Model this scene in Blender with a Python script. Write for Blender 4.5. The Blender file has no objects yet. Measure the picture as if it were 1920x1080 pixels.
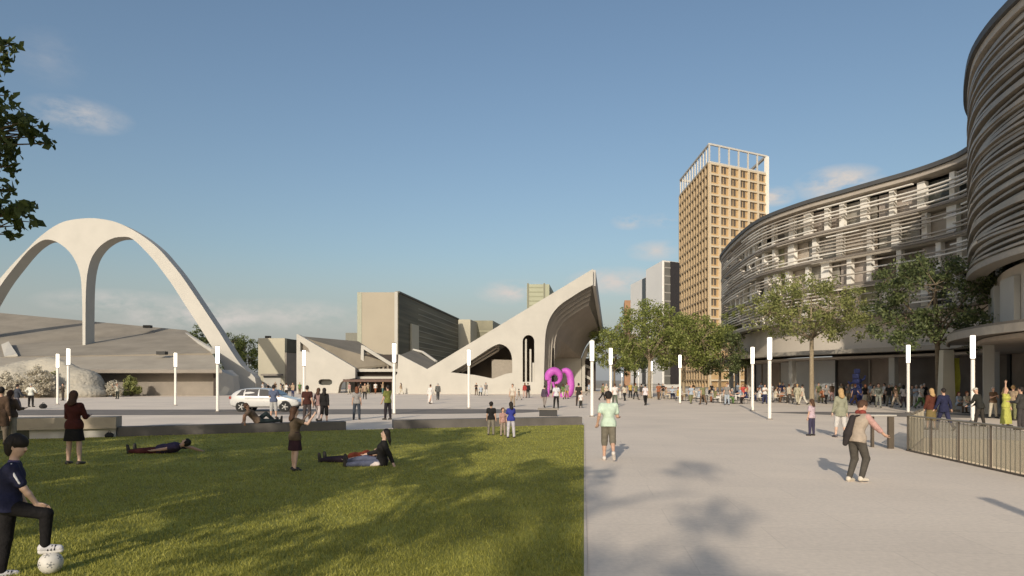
import bpy, math, random
import numpy as np
from mathutils import Vector, Matrix, Euler
from mathutils.geometry import tessellate_polygon

SC = bpy.context.scene
COL = SC.collection
rad = math.radians
# ------------------------------------------------------------------ camera, sky, sun, exposure
CAMZ = 2.0
cam_d = bpy.data.cameras.new("camera")
cam_d.sensor_width = 36.0
cam_d.lens = 24.0
cam_d.shift_y = 173.0 / 1920.0
cam_d.clip_end = 6000
cam = bpy.data.objects.new("camera", cam_d)
cam.location = (0, 0, CAMZ)
cam.rotation_euler = (rad(90), 0, 0)
COL.objects.link(cam)
SC.camera = cam
SC.view_settings.view_transform = 'Standard'
SC.view_settings.look = 'None'
SC.view_settings.gamma = 1.0
SC.view_settings.exposure = 0.24
SUN_EL = 21.3
SUN_VEC = Vector((-0.25, -1.0, 0)).normalized() * math.cos(rad(SUN_EL)) + Vector((0, 0, math.sin(rad(SUN_EL))))
sun_d = bpy.data.lights.new("sun", 'SUN')
sun_d.energy = 3.0
sun_d.angle = rad(0.5)
sun_d.color = (1.0, 0.885, 0.73)
sun = bpy.data.objects.new("sun", sun_d)
sun.rotation_euler = (-SUN_VEC).to_track_quat('-Z', 'Y').to_euler()
sun.location = (0, -20, 40)
COL.objects.link(sun)

def PX(u, Y): return (u - 960.0) / 1280.0 * Y
def PZ(v, Y): return CAMZ + (713.0 - v) / 1280.0 * Y
def PT(u, v, Y): return Vector((PX(u, Y), Y, PZ(v, Y)))
def GY(v): return 1280.0 * CAMZ / (v - 713.0)
def GP(u, v):
    Y = GY(v)
    return Vector((PX(u, Y), Y, 0.0))

def make_world():
    w = bpy.data.worlds.new("World")
    SC.world = w
    w.use_nodes = True
    nt = w.node_tree
    N, L = nt.nodes, nt.links
    N.clear()
    out = N.new('ShaderNodeOutputWorld')
    sky = N.new('ShaderNodeTexSky')
    sky.sky_type = 'NISHITA'
    sky.sun_disc = False
    sky.sun_elevation = rad(SUN_EL)
    sky.sun_rotation = math.atan2(SUN_VEC.x, SUN_VEC.y)
    sky.altitude = 50
    sky.air_density = 1.25
    sky.dust_density = 2.8
    sky.ozone_density = 2.2
    bg = N.new('ShaderNodeBackground')
    bg.inputs['Strength'].default_value = 0.100
    L.new(sky.outputs[0], bg.inputs['Color'])
    # small clouds, in world directions
    tc = N.new('ShaderNodeTexCoord')
    nrm = N.new('ShaderNodeVectorMath'); nrm.operation = 'NORMALIZE'
    L.new(tc.outputs['Generated'], nrm.inputs[0])
    noi = N.new('ShaderNodeTexNoise')
    noi.inputs['Scale'].default_value = 17.0
    noi.inputs['Detail'].default_value = 7.0
    noi.inputs['Roughness'].default_value = 0.62
    mp = N.new('ShaderNodeMapping'); mp.inputs['Scale'].default_value = (1, 1, 2.2)
    L.new(nrm.outputs[0], mp.inputs[0]); L.new(mp.outputs[0], noi.inputs['Vector'])
    acc = None
    for (u, v, ru, rv, amp) in [(150, 216, 95, 34, .5), (1572, 344, 85, 36, .95), (1452, 368, 45, 20, .8), (1182, 416, 40, 16, .6),
                                (1245, 414, 50, 16, .4), (965, 548, 80, 26, .7), (380, 592, 190, 40, .75), (1150, 528, 95, 30, .7),
                                (230, 570, 150, 30, .6), (560, 592, 170, 34, .45), (90, 110, 70, 60, .10), (1230, 470, 60, 22, .5)]:
        d = Vector(((u - 960) / 1280, 1.0, (713 - v) / 1280))
        ln = d.length
        sub = N.new('ShaderNodeVectorMath'); sub.operation = 'SUBTRACT'
        L.new(nrm.outputs[0], sub.inputs[0]); sub.inputs[1].default_value = d / ln
        mul = N.new('ShaderNodeVectorMath'); mul.operation = 'MULTIPLY'
        L.new(sub.outputs[0], mul.inputs[0])
        mul.inputs[1].default_value = (1280 * ln / ru, 1280 * ln / ru, 1280 * ln / rv)
        le = N.new('ShaderNodeVectorMath'); le.operation = 'LENGTH'
        L.new(mul.outputs[0], le.inputs[0])
        mr = N.new('ShaderNodeMapRange')
        mr.inputs[1].default_value = 1.0; mr.inputs[2].default_value = 0.0
        mr.inputs[3].default_value = 0.0; mr.inputs[4].default_value = amp
        L.new(le.outputs['Value'], mr.inputs[0])
        if acc is None: acc = mr.outputs[0]
        else:
            ad = N.new('ShaderNodeMath'); ad.operation = 'MAXIMUM'
            L.new(acc, ad.inputs[0]); L.new(mr.outputs[0], ad.inputs[1]); acc = ad.outputs[0]
    n2 = N.new('ShaderNodeMapRange')
    n2.inputs[1].default_value = 0.36; n2.inputs[2].default_value = 0.60
    L.new(noi.outputs[0], n2.inputs[0])
    m = N.new('ShaderNodeMath'); m.operation = 'MULTIPLY'
    L.new(acc, m.inputs[0]); L.new(n2.outputs[0], m.inputs[1])
    m2 = N.new('ShaderNodeMath'); m2.operation = 'MULTIPLY'; m2.use_clamp = True
    L.new(m.outputs[0], m2.inputs[0]); m2.inputs[1].default_value = 1.7
    cb = N.new('ShaderNodeBackground')
    cb.inputs['Color'].default_value = (0.84, 0.78, 0.73, 1)
    cb.inputs['Strength'].default_value = 0.66
    mix = N.new('ShaderNodeMixShader')
    L.new(m2.outputs[0], mix.inputs[0]); L.new(bg.outputs[0], mix.inputs[1]); L.new(cb.outputs[0], mix.inputs[2])
    # pale grey haze low over the horizon
    sp = N.new('ShaderNodeSeparateXYZ'); L.new(nrm.outputs[0], sp.inputs[0])
    hz = N.new('ShaderNodeMapRange'); hz.interpolation_type = 'SMOOTHSTEP'
    hz.inputs[1].default_value = 0.19; hz.inputs[2].default_value = 0.03; hz.inputs[3].default_value = 0; hz.inputs[4].default_value = 0.68
    L.new(sp.outputs['Z'], hz.inputs[0])
    hb = N.new('ShaderNodeBackground'); hb.inputs['Color'].default_value = (0.375, 0.385, 0.395, 1); hb.inputs['Strength'].default_value = 1.0
    mh = N.new('ShaderNodeMixShader'); L.new(hz.outputs[0], mh.inputs[0]); L.new(bg.outputs[0], mh.inputs[1]); L.new(hb.outputs[0], mh.inputs[2])
    L.new(mh.outputs[0], mix.inputs[1])
    L.new(mix.outputs[0], out.inputs['Surface'])
make_world()

# ------------------------------------------------------------------ materials
MC = {}
def mat(name, rgb, rough=0.8, var=0.12, scale=3.0, metal=0.0, bump=0.0, bscale=40.0, coat=0.0, detail=5.0, spec=0.3):
    key = (name, rgb, rough, var, scale, metal, bump)
    if key in MC: return MC[key]
    m = bpy.data.materials.new(name)
    m.use_nodes = True
    nt = m.node_tree; N, L = nt.nodes, nt.links
    b = N['Principled BSDF']
    b.inputs['Roughness'].default_value = rough
    b.inputs['Metallic'].default_value = metal
    b.inputs['Specular IOR Level'].default_value = spec
    b.inputs['Coat Weight'].default_value = coat
    if var > 0:
        tc = N.new('ShaderNodeTexCoord')
        no = N.new('ShaderNodeTexNoise')
        no.inputs['Scale'].default_value = scale; no.inputs['Detail'].default_value = detail
        no.inputs['Roughness'].default_value = 0.6
        L.new(tc.outputs['Object'], no.inputs['Vector'])
        cr = N.new('ShaderNodeMapRange')
        cr.inputs[1].default_value = 0.25; cr.inputs[2].default_value = 0.75
        cr.inputs[3].default_value = 1 - var; cr.inputs[4].default_value = 1 + var
        L.new(no.outputs[0], cr.inputs[0])
        mx = N.new('ShaderNodeVectorMath'); mx.operation = 'SCALE'
        mx.inputs[0].default_value = rgb
        L.new(cr.outputs[0], mx.inputs['Scale'])
        L.new(mx.outputs[0], b.inputs['Base Color'])
    else:
        b.inputs['Base Color'].default_value = (*rgb, 1)
    if bump > 0:
        tc2 = N.new('ShaderNodeTexCoord')
        n2 = N.new('ShaderNodeTexNoise')
        n2.inputs['Scale'].default_value = bscale; n2.inputs['Detail'].default_value = 4
        L.new(tc2.outputs['Object'], n2.inputs['Vector'])
        bp = N.new('ShaderNodeBump')
        bp.inputs['Strength'].default_value = bump; bp.inputs['Distance'].default_value = 0.03
        L.new(n2.outputs[0], bp.inputs['Height']); L.new(bp.outputs[0], b.inputs['Normal'])
    MC[key] = m
    return m

def fabric(rgb): return mat('fabric', tuple(rgb), 0.9, 0.18, 9.0, 0, 0.8, 13.0, spec=0.15)
def emit(name, rgb, s):
    m = bpy.data.materials.new(name); m.use_nodes = True
    b = m.node_tree.nodes['Principled BSDF']
    b.inputs['Base Color'].default_value = (*rgb, 1)
    b.inputs['Emission Color'].default_value = (*rgb, 1)
    b.inputs['Emission Strength'].default_value = s
    return m
def leaf_mat(name, c1, c2):
    m = bpy.data.materials.new(name); m.use_nodes = True
    nt = m.node_tree; N, L = nt.nodes, nt.links
    b = N['Principled BSDF']; b.inputs['Roughness'].default_value = 0.55
    b.inputs['Specular IOR Level'].default_value = 0.3
    ge = N.new('ShaderNodeNewGeometry')
    cr = N.new('ShaderNodeValToRGB')
    cr.color_ramp.elements[0].color = (*c1, 1); cr.color_ramp.elements[1].color = (*c2, 1)
    L.new(ge.outputs['Random Per Island'], cr.inputs[0])
    L.new(cr.outputs[0], b.inputs['Base Color'])
    tr = N.new('ShaderNodeBsdfTranslucent')
    L.new(cr.outputs[0], tr.inputs[0])
    mx = N.new('ShaderNodeMixShader'); mx.inputs[0].default_value = 0.38
    L.new(b.outputs[0], mx.inputs[1]); L.new(tr.outputs[0], mx.inputs[2])
    L.new(mx.outputs[0], N['Material Output'].inputs['Surface'])
    return m
def glass_mat(name, rgb, trans=0.6, rough=0.05):
    m = bpy.data.materials.new(name); m.use_nodes = True
    nt = m.node_tree; N, L = nt.nodes, nt.links
    b = N['Principled BSDF']
    b.inputs['Base Color'].default_value = (*rgb, 1); b.inputs['Roughness'].default_value = rough
    t = N.new('ShaderNodeBsdfTransparent'); t.inputs[0].default_value = (0.92, 0.93, 0.9, 1)
    mx = N.new('ShaderNodeMixShader'); mx.inputs[0].default_value = trans
    L.new(b.outputs[0], mx.inputs[1]); L.new(t.outputs[0], mx.inputs[2])
    L.new(mx.outputs[0], N['Material Output'].inputs['Surface'])
    return m
def paving_mat(name, rgb, w, h, gap=0.02, dark=0.86, var=0.10):
    m = mat(name, rgb, 0.85, var, 0.22, 0, 0.15, 30.0, detail=9.0)
    nt = m.node_tree; N, L = nt.nodes, nt.links
    b = N['Principled BSDF']
    src = b.inputs['Base Color'].links[0].from_socket
    tc = N.new('ShaderNodeTexCoord')
    mp = N.new('ShaderNodeMapping'); mp.inputs['Rotation'].default_value = (0, 0, rad(6))
    L.new(tc.outputs['Object'], mp.inputs[0])
    br = N.new('ShaderNodeTexBrick')
    br.inputs['Color1'].default_value = (1, 1, 1, 1); br.inputs['Color2'].default_value = (0.955, 0.955, 0.96, 1)
    br.inputs['Mortar'].default_value = (dark, dark, dark, 1)
    br.inputs['Scale'].default_value = 1.0
    br.inputs['Mortar Size'].default_value = gap * 0.5
    br.inputs['Brick Width'].default_value = w; br.inputs['Row Height'].default_value = h
    L.new(mp.outputs[0], br.inputs['Vector'])
    mu = N.new('ShaderNodeMix'); mu.data_type = 'RGBA'; mu.blend_type = 'MULTIPLY'; mu.inputs[0].default_value = 1
    L.new(src, mu.inputs[6]); L.new(br.outputs[0], mu.inputs[7])
    n3 = N.new('ShaderNodeTexNoise'); n3.inputs['Scale'].default_value = 14; n3.inputs['Detail'].default_value = 8
    L.new(tc.outputs['Object'], n3.inputs['Vector'])
    r3 = N.new('ShaderNodeMapRange'); r3.inputs[1].default_value = .2; r3.inputs[2].default_value = .8
    r3.inputs[3].default_value = .90; r3.inputs[4].default_value = 1.08
    L.new(n3.outputs[0], r3.inputs[0])
    s3 = N.new('ShaderNodeVectorMath'); s3.operation = 'SCALE'
    L.new(mu.outputs[2], s3.inputs[0]); L.new(r3.outputs[0], s3.inputs['Scale'])
    L.new(s3.outputs[0], b.inputs['Base Color'])
    return m

WHITE = mat('white_concrete', (0.445, 0.43, 0.39), 0.75, 0.09, 0.35, 0, 0.1, 8)
CREAM = mat('cream_render', (0.44, 0.41, 0.32), 0.85, 0.07, 0.2)
BEIGE = mat('beige_concrete', (0.34, 0.28, 0.215), 0.85, 0.10, 0.12)
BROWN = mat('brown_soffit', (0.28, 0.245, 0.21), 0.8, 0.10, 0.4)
ROOFBR = mat('grey_brown_roof', (0.275, 0.245, 0.20), 0.9, 0.22, 0.25, detail=8)
DARKR = mat('dark_recess', (0.045, 0.035, 0.03), 0.7, 0.2, 0.5)
GRANITE = mat('dark_granite', (0.115, 0.105, 0.095), 0.7, 0.25, 1.2, 0, 0.2, 20, detail=9)
GREYWALL = mat('grey_wall', (0.24, 0.215, 0.185), 0.85, 0.14, 0.6, detail=8)
DGLASS = mat('dark_glass', (0.05, 0.055, 0.05), 0.15, 0.35, 0.5, spec=0.6)
WMETAL = mat('white_metal', (0.80, 0.77, 0.71), 0.5, 0.04, 2)
BLACKM = mat('black_metal', (0.03, 0.03, 0.03), 0.5, 0.1, 4)

# ------------------------------------------------------------------ mesh helpers
def np_mesh(name, V, F, material=None, smooth=False):
    V = np.asarray(V, dtype=np.float32); F = np.asarray(F, dtype=np.int32)
    me = bpy.data.meshes.new(name)
    n, k = F.shape
    me.vertices.add(len(V)); me.vertices.foreach_set('co', V.ravel())
    me.loops.add(n * k); me.loops.foreach_set('vertex_index', F.ravel())
    me.polygons.add(n)
    me.polygons.foreach_set('loop_start', np.arange(0, n * k, k, dtype=np.int32))
    if smooth: me.polygons.foreach_set('use_smooth', np.ones(n, dtype=bool))
    me.update(calc_edges=True)
    if material: me.materials.append(material)
    return me

def link(name, me, parent=None, loc=None, rz=None):
    o = bpy.data.objects.new(name, me)
    COL.objects.link(o)
    if parent: o.parent = parent
    if loc is not None: o.location = loc
    if rz is not None: o.rotation_euler = (0, 0, rz)
    return o

def tag(o, label=None, cat=None, group=None, kind=None):
    if label: o['label'] = label
    if cat: o['category'] = cat
    if group: o['group'] = group
    if kind: o['kind'] = kind
    return o

def thing(name, label, cat, loc=(0, 0, 0), rz=0, group=None):
    o = bpy.data.objects.new(name, None)
    o.empty_display_size = 0.2
    COL.objects.link(o)
    o.location = loc; o.rotation_euler = (0, 0, rz)
    return tag(o, label, cat, group)

def copy_tree(o, parent=None):
    c = o.copy(); COL.objects.link(c)
    if parent: c.parent = parent
    for ch in list(o.children): copy_tree(ch, c)
    return c

class MB:
    def __init__(s): s.v = []; s.f = []
    def add(s, vs, fs):
        n = len(s.v)
        s.v += [tuple(p) for p in vs]; s.f += [tuple(i + n for i in f) for f in fs]
        return s
    def box(s, c, d, rz=0.0, M=None):
        x, y, z = d[0] / 2, d[1] / 2, d[2] / 2
        R = M if M else Matrix.Rotation(rz, 3, 'Z')
        vs = [R @ Vector(p) + Vector(c) for p in ((-x, -y, -z), (x, -y, -z), (x, y, -z), (-x, y, -z), (-x, -y, z), (x, -y, z), (x, y, z), (-x, y, z))]
        return s.add(vs, [(0, 3, 2, 1), (4, 5, 6, 7), (0, 1, 5, 4), (1, 2, 6, 5), (2, 3, 7, 6), (3, 0, 4, 7)])
    def quad(s, a, b, c, d): return s.add([a, b, c, d], [(0, 1, 2, 3)])
    def hexa(s, lo, hi):  # two quads of 4 points -> closed solid
        return s.add(list(lo) + list(hi), [(0, 3, 2, 1), (4, 5, 6, 7), (0, 1, 5, 4), (1, 2, 6, 5), (2, 3, 7, 6), (3, 0, 4, 7)])
    def slabquad(s, a, b, c, d, t):  # thick quad, thickness along -normal
        a, b, c, d = map(Vector, (a, b, c, d))
        n = ((b - a).cross(d - a)).normalized() * t
        return s.hexa([p - n for p in (a, b, c, d)], [a, b, c, d])
    def tube(s, pts, r, n=8, cap=True):
        pts = [Vector(p) for p in pts]
        rs = r if isinstance(r, (list, tuple)) else [r] * len(pts)
        rings = []
        ref = Vector((0.31, 0.77, 0.55))
        vs = []
        for i, p in enumerate(pts):
            t = (pts[min(i + 1, len(pts) - 1)] - pts[max(i - 1, 0)])
            t = t.normalized() if t.length > 1e-9 else Vector((0, 0, 1))
            if i == 0:
                ax = t.cross(ref); 
                if ax.length < 1e-3: ax = t.cross(Vector((1, 0, 0)))
                ax.normalize()
            else:
                ax = (ax - t * ax.dot(t)).normalized()
            bx = t.cross(ax)
            for k in range(n):
                a = 2 * math.pi * k / n
                vs.append(p + (ax * math.cos(a) + bx * math.sin(a)) * rs[i])
        fs = []
        for i in range(len(pts) - 1):
            for k in range(n):
                fs.append((i * n + k, i * n + (k + 1) % n, (i + 1) * n + (k + 1) % n, (i + 1) * n + k))
        if cap:
            fs.append(tuple(reversed(range(n)))); fs.append(tuple(range((len(pts) - 1) * n, len(pts) * n)))
        return s.add(vs, fs)
    def lathe(s, prof, n=16, c=(0, 0, 0)):
        vs = []; fs = []
        for (r, z) in prof:
            for k in range(n):
                a = 2 * math.pi * k / n
                vs.append((c[0] + r * math.cos(a), c[1] + r * math.sin(a), c[2] + z))
        for i in range(len(prof) - 1):
            for k in range(n):
                fs.append((i * n + k, i * n + (k + 1) % n, (i + 1) * n + (k + 1) % n, (i + 1) * n + k))
        fs.append(tuple(reversed(range(n)))); fs.append(tuple(range((len(prof) - 1) * n, len(prof) * n)))
        return s.add(vs, fs)
    def prism(s, loops, f0, f1):
        """loops: list of 2-D polygons (outer, holes...); f0/f1 map 2-D -> 3-D for the two faces."""
        l3 = [[Vector((p[0], p[1], 0)) for p in lp] for lp in loops]
        tris = tessellate_polygon(l3)
        flat = [p for lp in loops for p in lp]
        n0 = len(flat)
        a = [f0(p) for p in flat]; b = [f1(p) for p in flat]
        fs = []
        def area(t):
            p, q, r = (flat[i] for i in t)
            return (q[0] - p[0]) * (r[1] - p[1]) - (q[1] - p[1]) * (r[0] - p[0])
        for t in tris:
            if abs(area(t)) < 1e-9: continue
            t = t if area(t) > 0 else (t[0], t[2], t[1])
            fs.append(tuple(t)); fs.append(tuple(i + n0 for i in reversed(t)))
        k = 0
        for lp in loops:
            m = len(lp)
            for i in range(m):
                fs.append((k + i, k + (i + 1) % m, n0 + k + (i + 1) % m, n0 + k + i))
            k += m
        return s.add(a + b, fs)
    def mesh(s, name, material, smooth=False, fix=True):
        me = bpy.data.meshes.new(name)
        me.from_pydata(s.v, [], s.f)
        if fix:
            import bmesh
            bm = bmesh.new(); bm.from_mesh(me)
            bmesh.ops.recalc_face_normals(bm, faces=bm.faces[:])
            bm.to_mesh(me); bm.free()
        if smooth: me.polygons.foreach_set('use_smooth', np.ones(len(me.polygons), dtype=bool))
        me.update()
        if material: me.materials.append(material)
        return me
    def build(s, name, material, parent=None, loc=None, rz=None, smooth=False):
        return link(name, s.mesh(name, material, smooth), parent, loc, rz)

def bevel(o, w, seg=2):
    m = o.modifiers.new('bevel', 'BEVEL'); m.width = w; m.segments = seg; m.limit_method = 'ANGLE'
    return o

def catmull(pts, sub=4, closed=False):
    P = [tuple(p) for p in pts]; out = []
    n = len(P)
    for i in range(n - 1):
        p0 = P[max(i - 1, 0)]; p1 = P[i]; p2 = P[i + 1]; p3 = P[min(i + 2, n - 1)]
        for k in range(sub):
            t = k / sub
            out.append(tuple(0.5 * ((2 * b) + (-a + c) * t + (2 * a - 5 * b + 4 * c - d) * t * t + (-a + 3 * b - 3 * c + d) * t ** 3)
                             for a, b, c, d in zip(p0, p1, p2, p3)))
    out.append(P[-1])
    return out

def wallprism(outer, holes, Y, depth, mb=None):
    """pixel outlines lifted to real metres in the wall plane at distance Y"""
    mb = mb or MB()
    conv = lambda lp: [(PX(u, Y), PZ(v, Y)) for (u, v) in lp]
    return mb.prism([conv(outer)] + [conv(h) for h in holes], lambda p: (p[0], Y, p[1]), lambda p: (p[0], Y + depth, p[1]))
# ------------------------------------------------------------------ SETTING: ground, lawn, road
rng = random.Random(7)
HOLE = [(11.35, 19.6), (10.72, 14.0), (10.3, 10.0), (16.5, 10.0), (17.5, 22.5), (14.4, 23.9)]
PLZ = [(-130, -60), (130, -60), (130, 165), (-130, 165)]
def sheet(name, loops, z, material, thick=0.0):
    mb = MB()
    if thick:
        mb.prism(loops, lambda p: (p[0], p[1], z), lambda p: (p[0], p[1], z - thick))
    else:
        l3 = [[Vector((p[0], p[1], 0)) for p in lp] for lp in loops]
        flat = [p for lp in loops for p in lp]
        mb.add([(p[0], p[1], z) for p in flat], [tuple(t) for t in tessellate_polygon(l3)])
    o = mb.build(name, material)
    me = o.data
    if not thick and me.polygons[0].normal.z < 0: me.flip_normals()
    return tag(o, kind='structure')
PLAZA = paving_mat('pale_plaza_paving', (0.76, 0.66, 0.545), 2.4, 1.2, 0.018, 0.89)
sheet('plaza_paving', [PLZ, HOLE], 0.0, PLAZA)
sheet('ground', [[(-3000, -500), (3000, -500), (3000, 5000), (-3000, 5000)], PLZ], -0.03, mat('far_ground', (0.3, 0.27, 0.22), 0.9, 0.2, 0.02))
# sunken stair well
pit = MB()
for i in range(len(HOLE)):
    a = HOLE[i]; b = HOLE[(i + 1) % len(HOLE)]
    pit.quad((a[0], a[1], -0.002), (b[0], b[1], -0.002), (b[0], b[1], -3.2), (a[0], a[1], -3.2))
l3 = [[Vector((p[0], p[1], 0)) for p in HOLE]]
pit.add([(p[0], p[1], -3.2) for p in HOLE], [tuple(t) for t in tessellate_polygon(l3)])
for k in range(14):
    pit.box((13.6, 11.0 + k * 0.35, -0.24 - k * 0.22), (4.6, 0.35, 0.2))
tag(pit.build('sunken_stairwell', mat('stairwell_concrete', (0.42, 0.36, 0.28), 0.85, 0.2, 1.0)), kind='structure')
# lawn
EDGE = 0.1055
LAWN = [(EDGE * 1.0 + .0, 1.0), (EDGE * 30.4, 30.4), (-6.60, 27.2), (-13.9, 23.9), (-20, 21.6), (-45, 14), (-45, 1.0)]
GRASSM = mat('lawn_turf', (0.285, 0.275, 0.055), 0.9, 0.35, 0.9, 0, 0.5, 60, detail=10)
sheet('lawn', [LAWN], 0.02, GRASSM, thick=0.05)
def inside_lawn(x, y):
    r = (x < EDGE * y - 0.015) & (y > 1.2) & (x > -44)
    pts = LAWN[1:5]
    yb = np.interp(-x, [-p[0] for p in pts], [p[1] for p in pts])
    return r & (y < yb - 0.05)
nr = np.random.default_rng(3)
def blades(n, y0, y1, hgt, wid):
    t = nr.random(n)
    y = y0 * (y1 / y0) ** t
    x = (nr.random(n) * 2 - 1) * (y * 0.80 + 0.5)
    k = inside_lawn(x, y); x = x[k]; y = y[k]; n = len(x)
    a = nr.random(n) * 6.283; sc = 1 + (y / 12.0)
    h = hgt * (0.55 + nr.random(n)); w = wid * sc * (0.7 + 0.6 * nr.random(n))
    lx = nr.normal(0, 0.4, n) * h; ly = nr.normal(0, 0.4, n) * h
    V = np.zeros((n, 3, 3), np.float32)
    V[:, 0] = np.stack([x - np.cos(a) * w, y - np.sin(a) * w, np.full(n, 0.018)], 1)
    V[:, 1] = np.stack([x + np.cos(a) * w, y + np.sin(a) * w, np.full(n, 0.018)], 1)
    V[:, 2] = np.stack([x + lx, y + ly, 0.02 + h], 1)
    return V.reshape(-1, 3), np.arange(n * 3).reshape(-1, 3)
gv, gf = blades(300000, 5.5, 31, 0.030, 0.0038)
tag(link('grass', np_mesh('grass', gv, gf, leaf_mat('grass_blades', (0.18, 0.185, 0.033), (0.47, 0.45, 0.105)))), 'short mown grass of the shaded lawn', None, kind='stuff')
tag(MB().hexa([(EDGE * 1.0, 1.0, -.02), (EDGE * 1.0 + .035, 1.0, -.02), (EDGE * 30.4 + .035, 30.4, -.02), (EDGE * 30.4, 30.4, -.02)], [(EDGE * 1.0, 1.0, .024), (EDGE * 1.0 + .035, 1.0, .024), (EDGE * 30.4 + .035, 30.4, .024), (EDGE * 30.4, 30.4, .024)]).build('lawn_edging', mat('edging_concrete', (.62, .54, .45), .8, .2, 3)), kind='structure')
# roads (dark asphalt strips), each a sheet above the paving
ASPH = mat('asphalt', (0.20, 0.18, 0.16), 0.9, 0.2, 0.8, detail=9)
sheet('road_beside_lawn', [[(-90, 36.6), (-20, 39.2), (-4, 40.6), (0.6, 41.8), (2.9, 44.8), (1.4, 46.6), (-4, 47.6), (-20, 46.6), (-90, 44.5)]], 0.006, ASPH)
sheet('road_beside_shops', [catmull([(15.6, 42.6), (19.5, 38.4), (25, 36.0), (33, 33.6), (60, 28.0)], 4) + catmull([(60, 33.0), (34, 38.2), (26, 41.5), (20, 43.2), (15.6, 42.6)], 4)[:-1]], 0.006, ASPH)
# seat walls along the lawn
def seatwall(pts, h, d, label):
    mb = MB()
    for a, b in zip(pts[:-1], pts[1:]):
        a = Vector((*a, 0)); b = Vector((*b, 0)); t = (b - a).normalized(); n = Vector((-t.y, t.x, 0))
        lo = [a, b, b + n * d, a + n * d]
        mb.hexa([p + Vector((0, 0, -0.05)) for p in lo], [p + Vector((0, 0, h)) for p in lo])
    o = mb.build('seat_wall', GRANITE)
    return tag(bevel(o, 0.015), label, 'seat wall', 'low dark seat walls at the far edge of the lawn')
seatwall([(-13.85, 23.95), (-6.62, 27.25)], 0.36, 0.5, 'long dark stone seat wall behind the lawn with a man reclining on it')
seatwall([(-4.85, 28.0), (3.15, 30.6)], 0.36, 0.5, 'dark stone seat wall beside the paved walk, behind the two children')
# paved landing in the gap between the two walls
sheet('paved_landing', [[(-6.6, 27.21), (-4.87, 27.98), (-4.87, 28.3), (-6.6, 27.9)]], 0.03, PLAZA, thick=0.05)
# stepped concrete bench block at the left
bb = thing('concrete_bench', 'long pale concrete bench block with a dark plinth behind the woman in the skirt', 'bench', (-15.7, 23.3, 0), rad(18))
MB().box((0, 0.35, 0.52), (3.9, 0.9, 0.40)).build('seat_slab', mat('bench_concrete', (0.40, 0.34, 0.26), 0.8, 0.15, 1.5), bb)
MB().box((0.62, 0.42, 0.16), (2.6, 0.72, 0.31)).build('plinth', WHITE, bb)
MB().box((-1.3, 0.42, 0.16), (1.22, 0.7, 0.31)).build('dark_plinth', DGLASS, bb)

# ------------------------------------------------------------------ trees
def leaf_cloud(centers, radii, n_per, size, r, squash=0.75):
    n_per = np.asarray(n_per) if np.ndim(n_per) else np.full(len(centers), n_per)
    C = np.repeat(np.asarray(centers, float), n_per, axis=0)
    R = np.repeat(np.asarray(radii, float), n_per)
    n = len(C)
    d = r.normal(size=(n, 3)); d /= np.linalg.norm(d, axis=1)[:, None]
    p = C + d * (R * r.random(n) ** 0.45)[:, None] * np.array([1, 1, squash])
    a = r.normal(size=(n, 3)); a /= np.linalg.norm(a, axis=1)[:, None]
    b = np.cross(a, r.normal(size=(n, 3))); b /= np.linalg.norm(b, axis=1)[:, None]
    s = size * (0.6 + 0.8 * r.random(n))[:, None]
    c = np.cross(a, b) * s * 0.12
    V = np.stack([p - a * s * .5, p + b * s * .28 + c, p + a * s * .5, p - b * s * .28 + c], 1).reshape(-1, 3)
    return V, np.arange(n * 4).reshape(-1, 4)

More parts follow.
